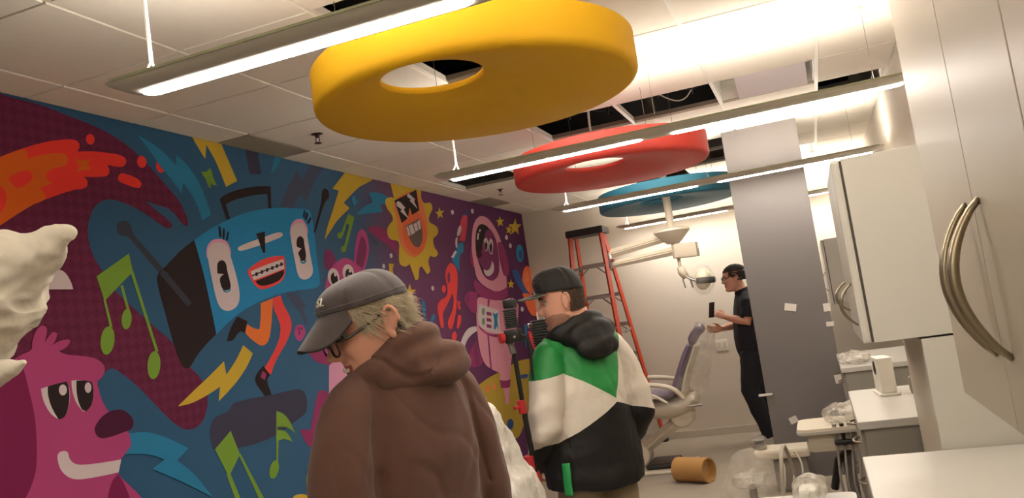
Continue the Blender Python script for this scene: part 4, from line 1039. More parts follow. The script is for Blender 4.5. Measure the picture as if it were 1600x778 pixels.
def hand(bm, wrist, d, side, curl=.35, spread=.12, s=1.0):
    """palm, four unequal bent fingers and a thumb from the side of the palm. d: wrist to knuckles, side: toward the thumb"""
    d = Vector(d).normalized(); side = Vector(side); side = (side - d * side.dot(d)).normalized(); pn = d.cross(side)     # pn: out of the back or palm
    W = Vector(wrist)
    tube(bm, [W - d * .03, W, W + d * .045, W + d * .088], [(.026 * s, .02 * s), (.029 * s, .019 * s), (.041 * s, .0165 * s), (.039 * s, .013 * s)], 14, flat=side)
    for k, (off, L) in enumerate(((.029, .072), (.0098, .08), (-.0098, .074), (-.028, .058))):
        base = W + d * (.078 * s) + side * (off * s); dirv = (d + side * (off * spread / .03)).normalized(); pts = [base]; p = base; a = 0
        for j, seg in enumerate((.45, .32, .23)):
            a += curl * (1.0, 1.3, .9)[j]
            v = dirv * math.cos(a) + pn * math.sin(a); p = p + v * (L * seg * s); pts.append(p)
        tube(bm, pts, [.0095 * s, .0088 * s, .008 * s, .0058 * s], 10)
    b = W + d * (.02 * s) + side * (.026 * s)
    P = [b, b + (d * .55 + side * .8) * (.034 * s), b + (d * .55 + side * .8) * (.034 * s) + (d * .85 + side * .3 + pn * .35) * (.03 * s), b + (d * .55 + side * .8) * (.034 * s) + (d * .85 + side * .3 + pn * .35) * (.03 * s) + (d * .9 + side * .05 + pn * .4) * (.022 * s)]
    tube(bm, P, [.0135 * s, .0115 * s, .0095 * s, .006 * s], 10)

def paint(me, rules):
    """give faces another material where a rule on their centre holds"""
    for f in me.polygons:
        c = f.center
        for i, r in rules:
            if r(c): f.material_index = i; break
def face_parts(root, body, HM, eye_open=1.0, brow=(90, 70, 56), brow_name='brow_hair'):
    for s in (-1, 1):
        bm = bmesh.new(); ball(bm, (0, 0, 0), .0122, None, 18, 12)
        bmesh.ops.transform(bm, matrix=HM @ Matrix.Translation((.0625, s * .031, .121)), verts=bm.verts)
        e = obj('eye', bm, M_EYEW, body, smooth=True)
        bm = bmesh.new(); lathe(bm, [(.0002, .0125), (.004, .0123), (.0056, .0112), (.0056, .009)], 16, None, False)
        bmesh.ops.transform(bm, matrix=HM @ Matrix.Translation((.0625, s * .031, .121)) @ Matrix.Rotation(math.radians(90), 4, 'Y') @ Matrix.Rotation(math.radians(10), 4, 'Y'), verts=bm.verts)
        obj('iris', bm, M_IRIS, e, smooth=True)
        bm = bmesh.new(); P = [HM @ Vector((.0885 - .011 * t * t - .004 * t, s * (.012 + .034 * t), .1415 + .006 * math.sin(math.pi * min(1, t * 1.15)) - .002 * t)) for t in [k / 8 for k in range(9)]]
        tube(bm, P, [(.0022, .0048 * (1 - .5 * k / 8)) for k in range(9)], 8); obj('eyebrow', bm, mat(brow_name, brow, .8), body, smooth=True)

def strands(name, seeds, m, parent, rad=.0011, seg=5):
    """hair: many thin tapered locks joined into one part. seeds: lists of points"""
    V, F = [], []
    for P in seeds:
        P = smoothpath(P, 2) if len(P) < 4 else [Vector(p) for p in P]
        fr = frames(P); n = len(P); b = len(V)
        for i, p in enumerate(P):
            r = rad * (1 - .8 * i / (n - 1))
            for k in range(3):
                a = 2.094 * k; V.append(p + fr[i][1] * (r * math.cos(a)) + fr[i][2] * (r * math.sin(a)))
        for i in range(n - 1):
            for k in range(3): F.append((b + 3 * i + k, b + 3 * i + (k + 1) % 3, b + 3 * i + 3 + (k + 1) % 3, b + 3 * i + 3 + k))
    me = bpy.data.meshes.new(name); me.from_pydata(V, [], F)
    return mesh_obj(name, me, m, parent)
def head_surface(z, a, out=0.0):
    """a point on the skull at height z and angle a (0 = face, 90 = left ear)"""
    xf, xb, w = interp(HEAD, z); xb *= HEADK['back']; cx = (xf + xb) / 2 + .012; c, s = math.cos(a), math.sin(a)
    x = (xf - cx if c > 0 else cx - xb) * math.copysign(abs(c) ** .89, c) + cx; y = w * math.copysign(abs(s) ** .89, s)
    n = Vector((c, s, .25)).normalized(); return Vector((x, y, z)) + n * out

def cap_crown(HM, z_front, z_back, m, root, seam=True, puff=.012, height=.1, flat_front=0.0):
    """a six-panel crown sitting on the skull; returns the part and a function to find its surface"""
    n, nz = 72, 18
    def pt(t, a, off=0.0):
        c = (math.cos(a) + 1) / 2; zb = z_back + (z_front - z_back) * c
        p = head_surface(zb, a, puff + off)
        q = Vector((-.006 + .012 * flat_front, 0, (z_front + z_back) / 2 + height))
        k = t ** 1.0
        r = math.cos(k * math.pi / 2) ** (.75 - .12 * flat_front * c); h = math.sin(k * math.pi / 2)
        v = Vector((q.x + (p.x - q.x) * r, p.y * r, p.z + (q.z - p.z + off) * h))
        v += Vector((.012 * flat_front * max(0, math.cos(a)) * math.sin(math.pi * t), 0, 0))
        if seam: v -= (v - Vector((0, 0, zb))).normalized() * (.0032 * g(((math.degrees(a) + 30) % 60) - 30, 3.2))
        return v
    bm = bmesh.new(); outer = []; inner = []
    for i in range(nz + 1):
        t = i / nz * .985
        outer.append([bm.verts.new(HM @ pt(t, 2 * math.pi * k / n)) for k in range(n)])
        inner.append([bm.verts.new(HM @ pt(t, 2 * math.pi * k / n, -.004)) for k in range(n)])
    for i in range(nz):
        for k in range(n):
            j = (k + 1) % n
            bm.faces.new((outer[i][k], outer[i][j], outer[i + 1][j], outer[i + 1][k])); bm.faces.new((inner[i][k], inner[i + 1][k], inner[i + 1][j], inner[i][j]))
    for k in range(n):
        j = (k + 1) % n; bm.faces.new((outer[0][k], inner[0][k], inner[0][j], outer[0][j]))
    bm.faces.new(outer[-1]); bm.faces.new(inner[-1][::-1])
    bmesh.ops.recalc_face_normals(bm, faces=bm.faces)
    o = obj('cap_crown', bm, m, root, smooth=True)
    bm = bmesh.new(); ball(bm, HM @ pt(.985, 0), .006, None, 12, 8); obj('cap_button', bm, m, o, smooth=True)
    return o, pt
def cap_brim(HM, pt, m, root, length, droop, curve, m_under=None, half=62):
    """the peak: follows the crown's lower edge in front and reaches forward"""
    nu, nv = 28, 10; bm = bmesh.new(); top = []; bot = []
    for i in range(nu + 1):
        u = -1 + 2 * i / nu; a = math.radians(half) * u; p = pt(0.0, a, -.002); L = length * (1 - abs(u) ** 3.2) ** .5 if abs(u) < 1 else 0
        r1, r2 = [], []
        for j in range(nv + 1):
            d = L * j / nv
            q = p + Vector((d * math.cos(droop), p.y * .10 * j / nv, -d * math.sin(droop) - curve * (p.y ** 2) * (j / nv)))
            r1.append(bm.verts.new(HM @ q)); r2.append(bm.verts.new(HM @ (q - Vector((0, 0, .0035)))))
        top.append(r1); bot.append(r2)
    for i in range(nu):
        for j in range(nv):
            bm.faces.new((top[i][j], top[i + 1][j], top[i + 1][j + 1], top[i][j + 1])); f = bm.faces.new((bot[i][j], bot[i][j + 1], bot[i + 1][j + 1], bot[i + 1][j]))
            if m_under: f.material_index = 1
    for i in range(nu):
        f = bm.faces.new((top[i][-1], top[i + 1][-1], bot[i + 1][-1], bot[i][-1])); f.material_index = 1 if m_under else 0
        bm.faces.new((top[i][0], bot[i][0], bot[i + 1][0], top[i + 1][0]))
    bmesh.ops.recalc_face_normals(bm, faces=bm.faces)
    return obj('cap_brim', bm, [m, m_under] if m_under else m, root, angle=50)
def glasses(HM, root, m, lens_m, w=.0255, h=.019, z=.119, x=.092, square=2.6):
    gl = None
    for s in (-1, 1):
        c = Vector((x, s * .033, z)); P = []
        for k in range(33):
            a = 2 * math.pi * k / 32; ca, sa = math.cos(a), math.sin(a)
            yy = w * math.copysign(abs(ca) ** (2 / square), ca); zz = h * math.copysign(abs(sa) ** (2 / square), sa)
            P.append(HM @ (c + Vector((-.10 * abs(yy + s * .01) ** 1.1, yy, zz))))
        bm = bmesh.new(); tube(bm, P, .0024, 8)
        if gl is None: gl = obj('glasses', bm, m, root, smooth=True)
        else: obj('lens_rim', bm, m, gl, smooth=True)
        bm = bmesh.new(); bm.faces.new([bm.verts.new(p) for p in P[:-1]]); obj('lens', bm, lens_m, gl)
        bm = bmesh.new(); P2 = [HM @ Vector(p) for p in ((x - .004, s * .058, z + .008), (x - .03, s * .071, z + .007), (.0, s * .0795, z + .02), (-.018, s * .078, z + .016), (-.03, s * .075, z - .022))]
        tube(bm, smoothpath(P2, 5), (.002, .0034), 8); obj('temple_arm', bm, m, gl, smooth=True)
    bm = bmesh.new(); tube(bm, [HM @ Vector(p) for p in ((x, -.010, z + .006), (x + .004, 0, z + .009), (x, .010, z + .006))], .0022, 8); obj('bridge', bm, m, gl, smooth=True)
    return gl

def folds(amp, dirv=(0, 0, 1), sc=9, sq=.35, seed=0):
    dv = Vector(dirv).normalized()
    def fn(p):
        q = p - dv * (p.dot(dv) * (1 - sq))
        q = q * sc + Vector((seed * 7.3, seed * 3.1, 0))
        n = noise.noise(q) + .5 * noise.noise(q * 2.1 + Vector((3, 1, 2)))
        return amp * n
    return fn
def cloth(name, bm, voxel, m, parent, smooth=6, fn=None):
    me = remesh(bm, voxel, smooth)
    if fn:
        for f in (fn if isinstance(fn, list) else [fn]): displace(me, f)
    return mesh_obj(name, me, m, parent)
def shoe(bm, heel, toe_dir, up=(0, 0, 1), L=.27):
    d = Vector(toe_dir).normalized(); h = Vector(heel); U = Vector((0, 0, 1))
    tube(bm, [h - d * .02 + U * .05, h + d * .04 + U * .05, h + d * .12 + U * .045, h + d * .20 + U * .035, h + d * .245 + U * .028], [(.032, .048), (.038, .05), (.042, .044), (.044, .033), (.03, .024)], 14, flat=d.cross(U))
def sole(bm, heel, toe_dir):
    d = Vector(toe_dir).normalized(); h = Vector(heel); s = d.cross(Vector((0, 0, 1)))
    pts = []
    for k in range(24):
        a = 2 * math.pi * k / 24; x = .11 + .15 * math.cos(a); y = (.043 + .006 * math.cos(a)) * math.sin(a)
        pts.append(h + d * x + s * y + Vector((0, 0, .001)))
    extrude_poly(bm, pts, (0, 0, .026)); bmesh.ops.recalc_face_normals(bm, faces=bm.faces)
def head_matrix(pos, yaw, pitch, roll=0.0, scale=1.0):
    """pos: midpoint between the ears in the person's own frame; pitch > 0 looks down"""
    return Matrix.Translation(pos) @ Matrix.Rotation(yaw, 4, 'Z') @ Matrix.Rotation(pitch, 4, 'Y') @ Matrix.Rotation(roll, 4, 'X') @ Matrix.Scale(scale, 4) @ Matrix.Translation((.012, 0, -.112))
def local(root_loc, rz, p):
    return Matrix.Rotation(-rz, 4, 'Z') @ (Vector(p) - Vector(root_loc))

# ---------------- man in the brown hoodie, nearest
HEADK['back'] = .84
O1 = Vector((-.909, 1.673, 0)); RZ1 = math.radians(162)
p1 = thing('person', 'man in a brown hoodie and washed grey cap with glasses, looking down to the left', 'person', O1, RZ1)
HM1 = head_matrix(local(O1, RZ1, at(590, 506, 1.83)), math.radians(226) - RZ1, math.radians(17), 0, 1.06)
bm = bmesh.new(); head_shape(bm, HM1, smile=1.0, nose=1.08, crown=.78)
tube(bm, [HM1 @ Vector((-.04, 0, .02)), (-.05, .02, 1.40), (-.02, 0, 1.3), (-.01, 0, 1.1), (0, 0, .95)], [(.055, .055), (.06, .055), (.125, .075), (.12, .08), (.12, .09)], 18, flat=(0, 1, 0))
for s in (-1, 1):
    tube(bm, [(-.015, s * .10, 1.33), (-.04, s * .185, 1.19), (-.03, s * .205, 1.03), (.06, s * .205, .86), (.09, s * .205, .80)], [.05, .045, .038, .032, .027], 12)
    hand(bm, (.09, s * .205, .80), (.35, 0, -.94), (1, 0, .3), .3)
    tube(bm, [(0, s * .09, .98), (.01, s * .10, .52), (-.02, s * .1, .09)], [.075, .052, .035], 14)
me = remesh(bm, .0042, 2, .5)
IH1 = HM1.inverted()
def lip_rule(IH): return lambda c: (lambda q: .0415 < q.z < .0635 and abs(q.y) < .026 and q.x > .07)(IH @ c)
b1 = mesh_obj('body', me, [M_SKIN, M_LIP], p1); paint(me, [(1, lip_rule(IH1))])
face_parts(p1, b1, HM1, brow=(150, 136, 116), brow_name='grey_brow')
bm = bmesh.new()
for k in range(7):
    y = -.0165 + .0055 * k; box(bm, .085 - 6 * y * y, .0892 - 6 * y * y, y - .0027, y + .0027, .0495 + 6 * y * y, .0565 + 6 * y * y, .0012, None)
bmesh.ops.transform(bm, matrix=HM1, verts=bm.verts); obj('teeth', bm, M_TEETH, b1, smooth=True)
M_CAP1 = mat('washed_charcoal_cotton', (78, 70, 70), .85, var=.35, scale=28, bump=.12, bscale=400, sheen=.15)
crown, cpt = cap_crown(HM1, .172, .146, M_CAP1, p1, True, .010, .066, .2)
cap_brim(HM1, cpt, M_CAP1, crown, .080, math.radians(33), 5.0, mat('cap_underside', (40, 36, 34), .9), 58)
for row_ in (.15, .3):                                                                # stitched band
    pass
bm = bmesh.new(); tube(bm, [HM1 @ cpt(.10, 2 * math.pi * k / 60, .0015) for k in range(61)], .0009, 5); obj('stitching', bm, mat('grey_thread', (112, 104, 98), .8), crown)
def letters(text, size, place, m, name, parent, depth=.0012):
    c = bpy.data.curves.new('t', 'FONT'); c.body = text; c.size = size; c.extrude = depth; c.align_x = 'CENTER'; c.resolution_u = 3
    o = bpy.data.objects.new('t', c); COL.objects.link(o); dg = bpy.context.evaluated_depsgraph_get(); dg.update()
    me = bpy.data.meshes.new_from_object(o.evaluated_get(dg)); bpy.data.objects.remove(o); bpy.data.curves.remove(c)
    for v in me.vertices: v.co = place(v.co.x, v.co.y, v.co.z)
    return mesh_obj(name, me, m, parent, smooth=False)
letters('SL', .034, lambda x, y, z: HM1 @ cpt(.22 + y * 8.5, math.radians(14) + x / .085, .0015 + z), mat('cream_thread', (206, 198, 186), .8), 'cap_lettering', crown)
glasses(HM1, p1, mat('dark_tortoise', (44, 32, 26), .25, spec=.6), mat('spectacle_lens', (236, 232, 226), .03, trans=.0, alpha=.14), w=.025, h=.021, z=.110, x=.099)
random.seed(3); seeds = []
def locks(n, HM, low, top, lmin, lmax, outw, wave):
    out = []
    while len(out) < n:
        d = random.uniform(60, 300); a = math.radians(d); da = abs(d - 180)            # da: 0 at the back, 120 at the temples
        z0 = low(da); z = random.uniform(z0, top(a))
        if 74 < da < 96 and z < .138 and not (88 < da < 96 and z > .12): continue         # the ear
        p = head_surface(z, a, .0005); nrm = Vector((math.cos(a), math.sin(a), 0)); L = random.uniform(lmin, lmax)
        tang = Vector((-abs(math.sin(a)), math.copysign(.3, -math.sin(a)) if da < 70 else 0, 0))
        dr = tang * .6 + Vector((0, 0, -.75)); w_ = Vector((random.uniform(-1, 1), random.uniform(-1, 1), random.uniform(-1, 1))) * wave
        q = p + nrm * (outw * .7 * L) + dr * (.4 * L) + w_ * (.25 * L); r_ = p + nrm * (outw * L) + dr * (.9 * L) + w_ * L
        out.append([HM @ p, HM @ q, HM @ r_])
    return out
seeds = locks(3600, HM1, lambda da: .072 if da < 50 else (.08 if da < 74 else (.095 if da < 100 else .118)), lambda a: .165 + .012 * math.cos(a), .012, .032, .38, .45)
strands('hair', seeds, mat('silver_blond_hair', (198, 184, 156), .5, var=.3, scale=90, spec=.5), p1, .001)
# hoodie
M_HOOD = mat('brown_fleece', (98, 71, 61), .95, var=.10, scale=14, bump=.12, bscale=500, sheen=.12, spec=.15)
bm = bmesh.new()
tube(bm, [(-.04, .015, 1.40), (-.04, .012, 1.38), (-.035, .008, 1.355), (-.035, 0, 1.30), (-.035, 0, 1.2), (-.025, 0, 1.08), (-.01, 0, .96), (0, 0, .88), (0, 0, .82)],
     [(.072, .066), (.105, .08), (.142, .094), (.162, .11), (.170, .122), (.174, .130), (.176, .132), (.172, .13), (.165, .125)], 28, flat=(0, 1, 0))
for s in (-1, 1):
    tube(bm, smoothpath([(-.03, s * .09, 1.36), (-.035, s * .148, 1.31), (-.04, s * .188, 1.19), (-.035, s * .208, 1.04), (.03, s * .212, .92), (.085, s * .205, .825)], 3),
         [.055, .061, .066, .069, .07, .071, .071, .07, .069, .067, .065, .061, .056, .05, .046, .042], 18)
sm = [  # seam: where the sleeve meets the shoulder
    ]
def crease(q, w=.10): return max(0.0, 1 - abs(noise.noise(q)) / w)
def hood_fn(p):
    v = .012 * noise.noise(Vector((p.x * 6 + 2, p.y * 6, p.z * 3.2))) + .005 * noise.noise(Vector((p.x * 16, p.y * 16, p.z * 9)))
    v -= .0045 * crease(Vector((p.x * 5 + 3, p.y * 5 + p.z * 2.5, p.z * 2.4))) + .003 * crease(Vector((p.x * 9, p.y * 9 - p.z * 4, p.z * 5 + 7)), .14)
    d = abs(p.y) - .135 - .16 * (1.33 - p.z) * (1 if p.z > 1.1 else 0)
    if p.z > 1.08 and p.x < .12: v -= .006 * g(d, .006)
    return v
hd = cloth('hoodie', bm, .007, M_HOOD, p1, 8, [hood_fn, lambda p: .007 * noise.noise(Vector((p.x * 5, p.y * 13, p.z * 4 + p.y * 9))) * (1.3 - min(1, abs(p.z - 1.0) * 2))])
# hood lying round the neck: an open collar rolling into a sack at the back
bm = bmesh.new()
LP = smoothpath([(.10, .055, 1.22), (.075, .115, 1.262), (.025, .130, 1.300), (-.045, .108, 1.37), (-.09, .06, 1.422), (-.105, .0, 1.442), (-.085, -.05, 1.447), (-.03, -.085, 1.42), (.04, -.075, 1.37), (.09, -.03, 1.305), (.108, .02, 1.245)], 4)
tube(bm, LP, [(.022 + .012 * math.sin(math.pi * i / (len(LP) - 1)), .026 + .010 * math.sin(math.pi * i / (len(LP) - 1))) for i in range(len(LP))], 14)
ball(bm, (-.115, -.02, 1.40), (.05, .10, .042)); ball(bm, (-.135, -.03, 1.372), (.042, .085, .036)); ball(bm, (-.085, .045, 1.385), (.055, .05, .04)); ball(bm, (-.085, -.075, 1.39), (.055, .045, .042)); ball(bm, (-.05, .02, 1.36), (.09, .10, .035))
def hood2(p): return .010 * noise.noise(Vector((p.x * 9, p.y * 7, p.z * 22))) + .008 * noise.noise(Vector((p.x * 22 + 5, p.y * 9, p.z * 12))) - .006 * g(p.z - 1.395 - .12 * abs(p.y) + .04 * math.sin(p.y * 30), .006) * (1 if p.x < -.06 else 0)
cloth('hood', bm, .006, M_HOOD, hd, 7, hood2)
for s in (-1, 1):
    bm = bmesh.new(); tube(bm, smoothpath([(.135, s * .025, 1.255), (.14, s * .035, 1.2), (.135, s * .04, 1.12)], 5), .0032, 8); o = obj('drawstring', bm, mat('black_cord', (30, 26, 24), .7), hd, smooth=True)
for z in (1.245, 1.20):
    bm = bmesh.new(); lathe(bm, [(.001, 0), (.007, 0), (.007, .003), (.001, .0035)], 14, Matrix.Translation((.135, .06, z)) @ Matrix.Rotation(math.radians(90), 4, 'Y')); obj('snap', bm, M_ALU, hd, angle=40)
bm = bmesh.new()
for s in (-1, 1): tube(bm, [(0, s * .075, .93), (.01, s * .095, .72), (.012, s * .1, .5), (-.015, s * .105, .25), (-.02, s * .105, .06)], [(.088, .11), (.095, .1), (.078, .082), (.066, .07), (.06, .068)], 18, flat=(0, 1, 0))
cloth('trousers', bm, .009, mat('dark_denim', (44, 48, 60), .85, var=.1, scale=30, bump=.1, bscale=400), p1, 5, folds(.006, (0, 0, 1), 10, .8, 2))
for s in (-1, 1):
    bm = bmesh.new(); shoe(bm, (-.06, s * .105, 0), (1, s * .15, 0)); o = cloth('shoe', bm, .006, mat('brown_leather', (70, 48, 34), .5), p1, 4)
    bm = bmesh.new(); sole(bm, (-.06, s * .105, 0), (1, s * .15, 0)); obj('sole', bm, M_BLACK, o)

# ---------------- man in the green, white and black jacket
HEADK['back'] = .86
O2 = Vector((-.985, 3.47, 0)); RZ2 = math.radians(140)
p2 = thing('person', 'bearded man in a black cap and green, white and black hooded jacket, back turned', 'person', O2, RZ2)
HM2 = head_matrix(local(O2, RZ2, at(883, 470, 3.5)), math.radians(198) - RZ2, math.radians(7), 0, 1.04)
bm = bmesh.new(); head_shape(bm, HM2, smile=.3, nose=1.0, jaw=1.04)
tube(bm, [HM2 @ Vector((-.04, 0, .02)), (-.07, .03, 1.38), (-.02, 0, 1.3), (0, 0, 1.1), (0, 0, .95)], [(.055, .055), (.06, .055), (.125, .075), (.12, .08), (.12, .09)], 18, flat=(0, 1, 0))
for s in (-1, 1):
    tube(bm, [(-.01, s * .10, 1.32), (-.045, s * .195, 1.18), (-.045, s * .228, 1.02), (.06, s * .225, .90), (.10, s * .205, .865)], [.05, .045, .038, .032, .027], 12)
    hand(bm, (.10, s * .205, .865), (.75, -s * .3, -.6), (.2, 0, 1), .45)
    tube(bm, [(0, s * .09, .98), (.01, s * .10, .52), (-.02, s * .1, .09)], [.075, .052, .035], 14)
me = remesh(bm, .0045, 2, .5); IH2 = HM2.inverted()
def beard(c):
    q = IH2 @ c
    if q.z > .12 or q.z < -.03 or q.x < -.012: return False
    return (q.z < .07 - .25 * max(0, q.x - .055) - .5 * max(0, .02 - q.x) and not (q.x > .072 and .066 < q.z)) or (.062 < q.z < .073 and abs(q.y) < .028 and q.x > .06)
b2 = mesh_obj('body', me, [M_SKIN, M_LIP, M_STUB], p2)
paint(me, [(1, lambda c: (lambda q: .043 < q.z < .0615 and abs(q.y) < .02 and q.x > .074)(IH2 @ c)), (2, beard)])
face_parts(p2, b2, HM2, brow=(52, 38, 30), brow_name='dark_brow')
M_CAP2 = mat('black_cap_cloth', (26, 23, 22), .75, var=.2, scale=30, bump=.08, bscale=300, sheen=.1)
crown, cpt2 = cap_crown(HM2, .166, .142, M_CAP2, p2, True, .012, .102, 1.0)
cap_brim(HM2, cpt2, M_CAP2, crown, .08, math.radians(3), 1.2, mat('grey_brim_underside', (120, 112, 102), .8), 60)
for k in range(9):
    a0 = math.radians(20 + 4 * k); t0 = .34 + .1 * math.sin(k * 1.9)
    bm = bmesh.new(); tube(bm, [HM2 @ cpt2(t0, a0, .002), HM2 @ cpt2(t0 + .05, a0 + .05, .002)], .0011, 5); obj('embroidered_mark', bm, mat('grey_thread', (112, 104, 98), .8), crown)
seeds = []
for i in range(2200):
    a = math.radians(random.uniform(97, 263)); z = random.uniform(.07, .155)
    if abs(abs(math.degrees(a) - 180) - 82) < 14 and z < .14: continue
    p = head_surface(z, a, .0005); nrm = Vector((math.cos(a), math.sin(a), 0)); L = .012
    seeds.append([HM2 @ p, HM2 @ (p + nrm * .3 * L + Vector((-.2, 0, -.5)) * L), HM2 @ (p + nrm * .4 * L + Vector((-.3, 0, -.95)) * L)])
strands('hair', seeds, mat('short_brown_hair', (92, 72, 56), .7, var=.2, scale=60), p2, .0014)
# jacket: three colours cut along straight seams
JM = [mat('black_shell', (25, 23, 22), .6, var=.12, scale=12, bump=.08, bscale=90, spec=.4), mat('white_shell', (216, 206, 192), .55, var=.03, scale=10, bump=.06, bscale=80), mat('green_shell', (30, 134, 62), .55, var=.05, scale=12, bump=.06, bscale=80), mat('green_piping', (40, 150, 80), .5)]
bm = bmesh.new()
tube(bm, [(-.05, .025, 1.39), (-.045, .02, 1.365), (-.035, .01, 1.33), (-.03, 0, 1.26), (-.03, 0, 1.15), (-.02, 0, 1.0), (-.01, 0, .88), (-.005, 0, .80), (0, 0, .755)],
     [(.075, .07), (.112, .085), (.146, .10), (.166, .12), (.18, .136), (.196, .148), (.218, .158), (.226, .164), (.222, .162)], 30, flat=(0, 1, 0))
SL = {}
for s in (-1, 1):
    P = smoothpath([(-.02, s * .095, 1.335), (-.03, s * .15, 1.29), (-.045, s * .20, 1.17), (-.05, s * .232, 1.02), (.03, s * .235, .905), (.11, s * .20, .86)], 4)
    tube(bm, P, [.06 + .017 * math.sin(math.pi * min(1, i / (len(P) - 1) * 1.15)) - .018 * (i / (len(P) - 1)) ** 2 for i in range(len(P))], 18)
def jacket_fn(p):
    v = .011 * noise.noise(Vector((p.x * 6, p.y * 6, p.z * 3.5 + p.y * 3))) + .005 * noise.noise(Vector((p.x * 11 + 4, p.y * 11, p.z * 15))) + .0015 * noise.noise(p * 40)
    v -= .0035 * crease(Vector((p.x * 4 + 1, p.y * 4 + p.z * 2, p.z * 3 - p.y * 3)), .12)
    if abs(p.y) > .17: v += .006 * math.sin(p.z * 55 + p.x * 30) * g(p.z - 1.0, .1)
    return v
me = remesh(bm, .0065, 6)
displace(me, jacket_fn)
bm = bmesh.new(); bm.from_mesh(me)
# seams as planes in the jacket's own frame: (point, normal)
TIP = Vector((0, -.045, 1.09))
SEAMS = {'yokeL': (Vector((0, .15, 1.222)), Vector((0, .10, 1))), 'vL': (TIP, Vector((0, -.68, 1))), 'vR': (TIP, Vector((0, 2.0, 1))),
         'hemL': (TIP - Vector((0, 0, .015)), Vector((0, .52, 1))), 'hemR': (TIP - Vector((0, 0, .015)), Vector((0, -.3, 1))), 'mid': (TIP, Vector((0, 1, 0)))}
for q, nn in SEAMS.values():
    bmesh.ops.bisect_plane(bm, geom=bm.verts[:] + bm.edges[:] + bm.faces[:], dist=1e-5, plane_co=q, plane_no=nn.normalized())
def side_of(k, c): q, nn = SEAMS[k]; return (c - q).dot(nn) > 0
bm.normal_update()
for f in bm.faces:
    c = f.calc_center_median(); i = 0
    left = c.y > -.045
    above = side_of('hemL', c) if left else side_of('hemR', c)
    if above:
        i = 1
        if (left and (side_of('vL', c) or side_of('yokeL', c))) or (not left and side_of('vR', c)): i = 2
    if abs(c.y) > .15 and c.z < .945 - .3 * (c.x + .05): i = 0
    if c.x > .1 and c.z < 1.3 and abs(c.y) < .12: i = 0
    f.material_index = i; f.smooth = True
me2 = bpy.data.meshes.new('jacket'); bm.to_mesh(me2); bm.free()
for x in JM: me2.materials.append(x)
jk = link(bpy.data.objects.new('jacket', me2), p2)
# hood of the jacket
bm = bmesh.new()
LP = smoothpath([(.07, .05, 1.27), (.055, .105, 1.305), (.0, .135, 1.345), (-.07, .125, 1.38), (-.112, .07, 1.412), (-.122, .0, 1.425), (-.11, -.05, 1.415), (-.06, -.078, 1.385), (.0, -.07, 1.35), (.05, -.03, 1.30), (.072, .02, 1.27)], 4)
tube(bm, LP, [.022 + .012 * math.sin(math.pi * i / (len(LP) - 1)) for i in range(len(LP))], 14)
ball(bm, (-.14, .01, 1.36), (.06, .115, .065)); ball(bm, (-.165, .0, 1.31), (.05, .10, .055)); ball(bm, (-.11, .08, 1.355), (.055, .055, .045)); ball(bm, (-.11, -.07, 1.375), (.055, .05, .05)); ball(bm, (-.06, .03, 1.34), (.09, .10, .04))
cloth('hood', bm, .006, JM[0], jk, 7, lambda p: .011 * noise.noise(Vector((p.x * 10, p.y * 7, p.z * 20))) + .007 * noise.noise(Vector((p.x * 22, p.y * 16, p.z * 14))))
bm = bmesh.new(); tube(bm, smoothpath([(-.085, .192, .87), (-.09, .197, .83), (-.09, .2, .79), (-.09, .2, .745)], 4), (.02, .006), 8, flat=(.9, .45, 0)); obj('green_zip_flap', bm, JM[3], jk, smooth=True)
bm = bmesh.new(); tube(bm, smoothpath([(.095, .05, 1.29), (.125, .06, 1.2), (.145, .065, 1.05), (.155, .065, .9), (.155, .06, .74)], 5), .006, 8); obj('front_zip', bm, JM[3], jk, smooth=True)
bm = bmesh.new()
for s in (-1, 1): tube(bm, [(0, s * .07, .88), (.0, s * .09, .72), (.005, s * .1, .5), (-.015, s * .105, .25), (-.02, s * .108, .05)], [(.09, .1), (.092, .1), (.088, .092), (.082, .086), (.078, .084)], 18, flat=(0, 1, 0))
cloth('trousers', bm, .009, mat('khaki_cotton', (150, 132, 104), .85, var=.06, scale=20, bump=.08, bscale=300), p2, 5, folds(.008, (0, 0, 1), 9, .9, 5))
for s in (-1, 1):
    bm = bmesh.new(); shoe(bm, (-.06, s * .108, 0), (1, s * .15, 0)); o = cloth('shoe', bm, .006, mat('grey_suede', (96, 90, 84), .8), p2, 4)
    bm = bmesh.new(); sole(bm, (-.06, s * .108, 0), (1, s * .15, 0)); obj('sole', bm, mat('white_rubber', (206, 200, 190), .6), o)

# ---------------- man at the back with a phone
HEADK['back'] = .95
O3 = Vector((-.665, 8.47, 0)); RZ3 = math.radians(188)
p3 = thing('person', 'man in dark polo and jeans at the back, raising a phone beside the grey divider', 'person', O3, RZ3)
HM3 = head_matrix((.055, 0, 1.588), math.radians(8), math.radians(3), 0, 1.06)
ELN, ELF = Vector((.02, .235, 1.16)), Vector((.03, -.22, 1.14))
WRN, WRF = Vector((.205, .085, 1.235)), Vector((.25, -.09, 1.12))
bm = bmesh.new(); head_shape(bm, HM3, smile=.1, nose=1.05)
tube(bm, [HM3 @ Vector((-.04, 0, .02)), (-.005, 0, 1.44), (-.01, 0, 1.34), (.0, 0, 1.1), (0, 0, .92)], [(.055, .055), (.07, .06), (.15, .09), (.14, .09), (.14, .1)], 18, flat=(0, 1, 0))
for s, el, wr in ((1, ELN, WRN), (-1, ELF, WRF)):
    tube(bm, [(-.01, s * .15, 1.385), (-.01, s * .205, 1.28), el, el.lerp(wr, .45), wr], [.05, .05, .043, .041, .027], 14)
hand(bm, WRN, Vector((.8, -.15, .45)), (.1, -.6, .8), .42)
hand(bm, WRF, Vector((.95, .15, .05)), (0, .5, .9), .25)
for s in (-1, 1): tube(bm, [(0, s * .09, .95), (.07, s * .09, .5), (-.02, s * .09, .09)], [.075, .05, .035], 14)
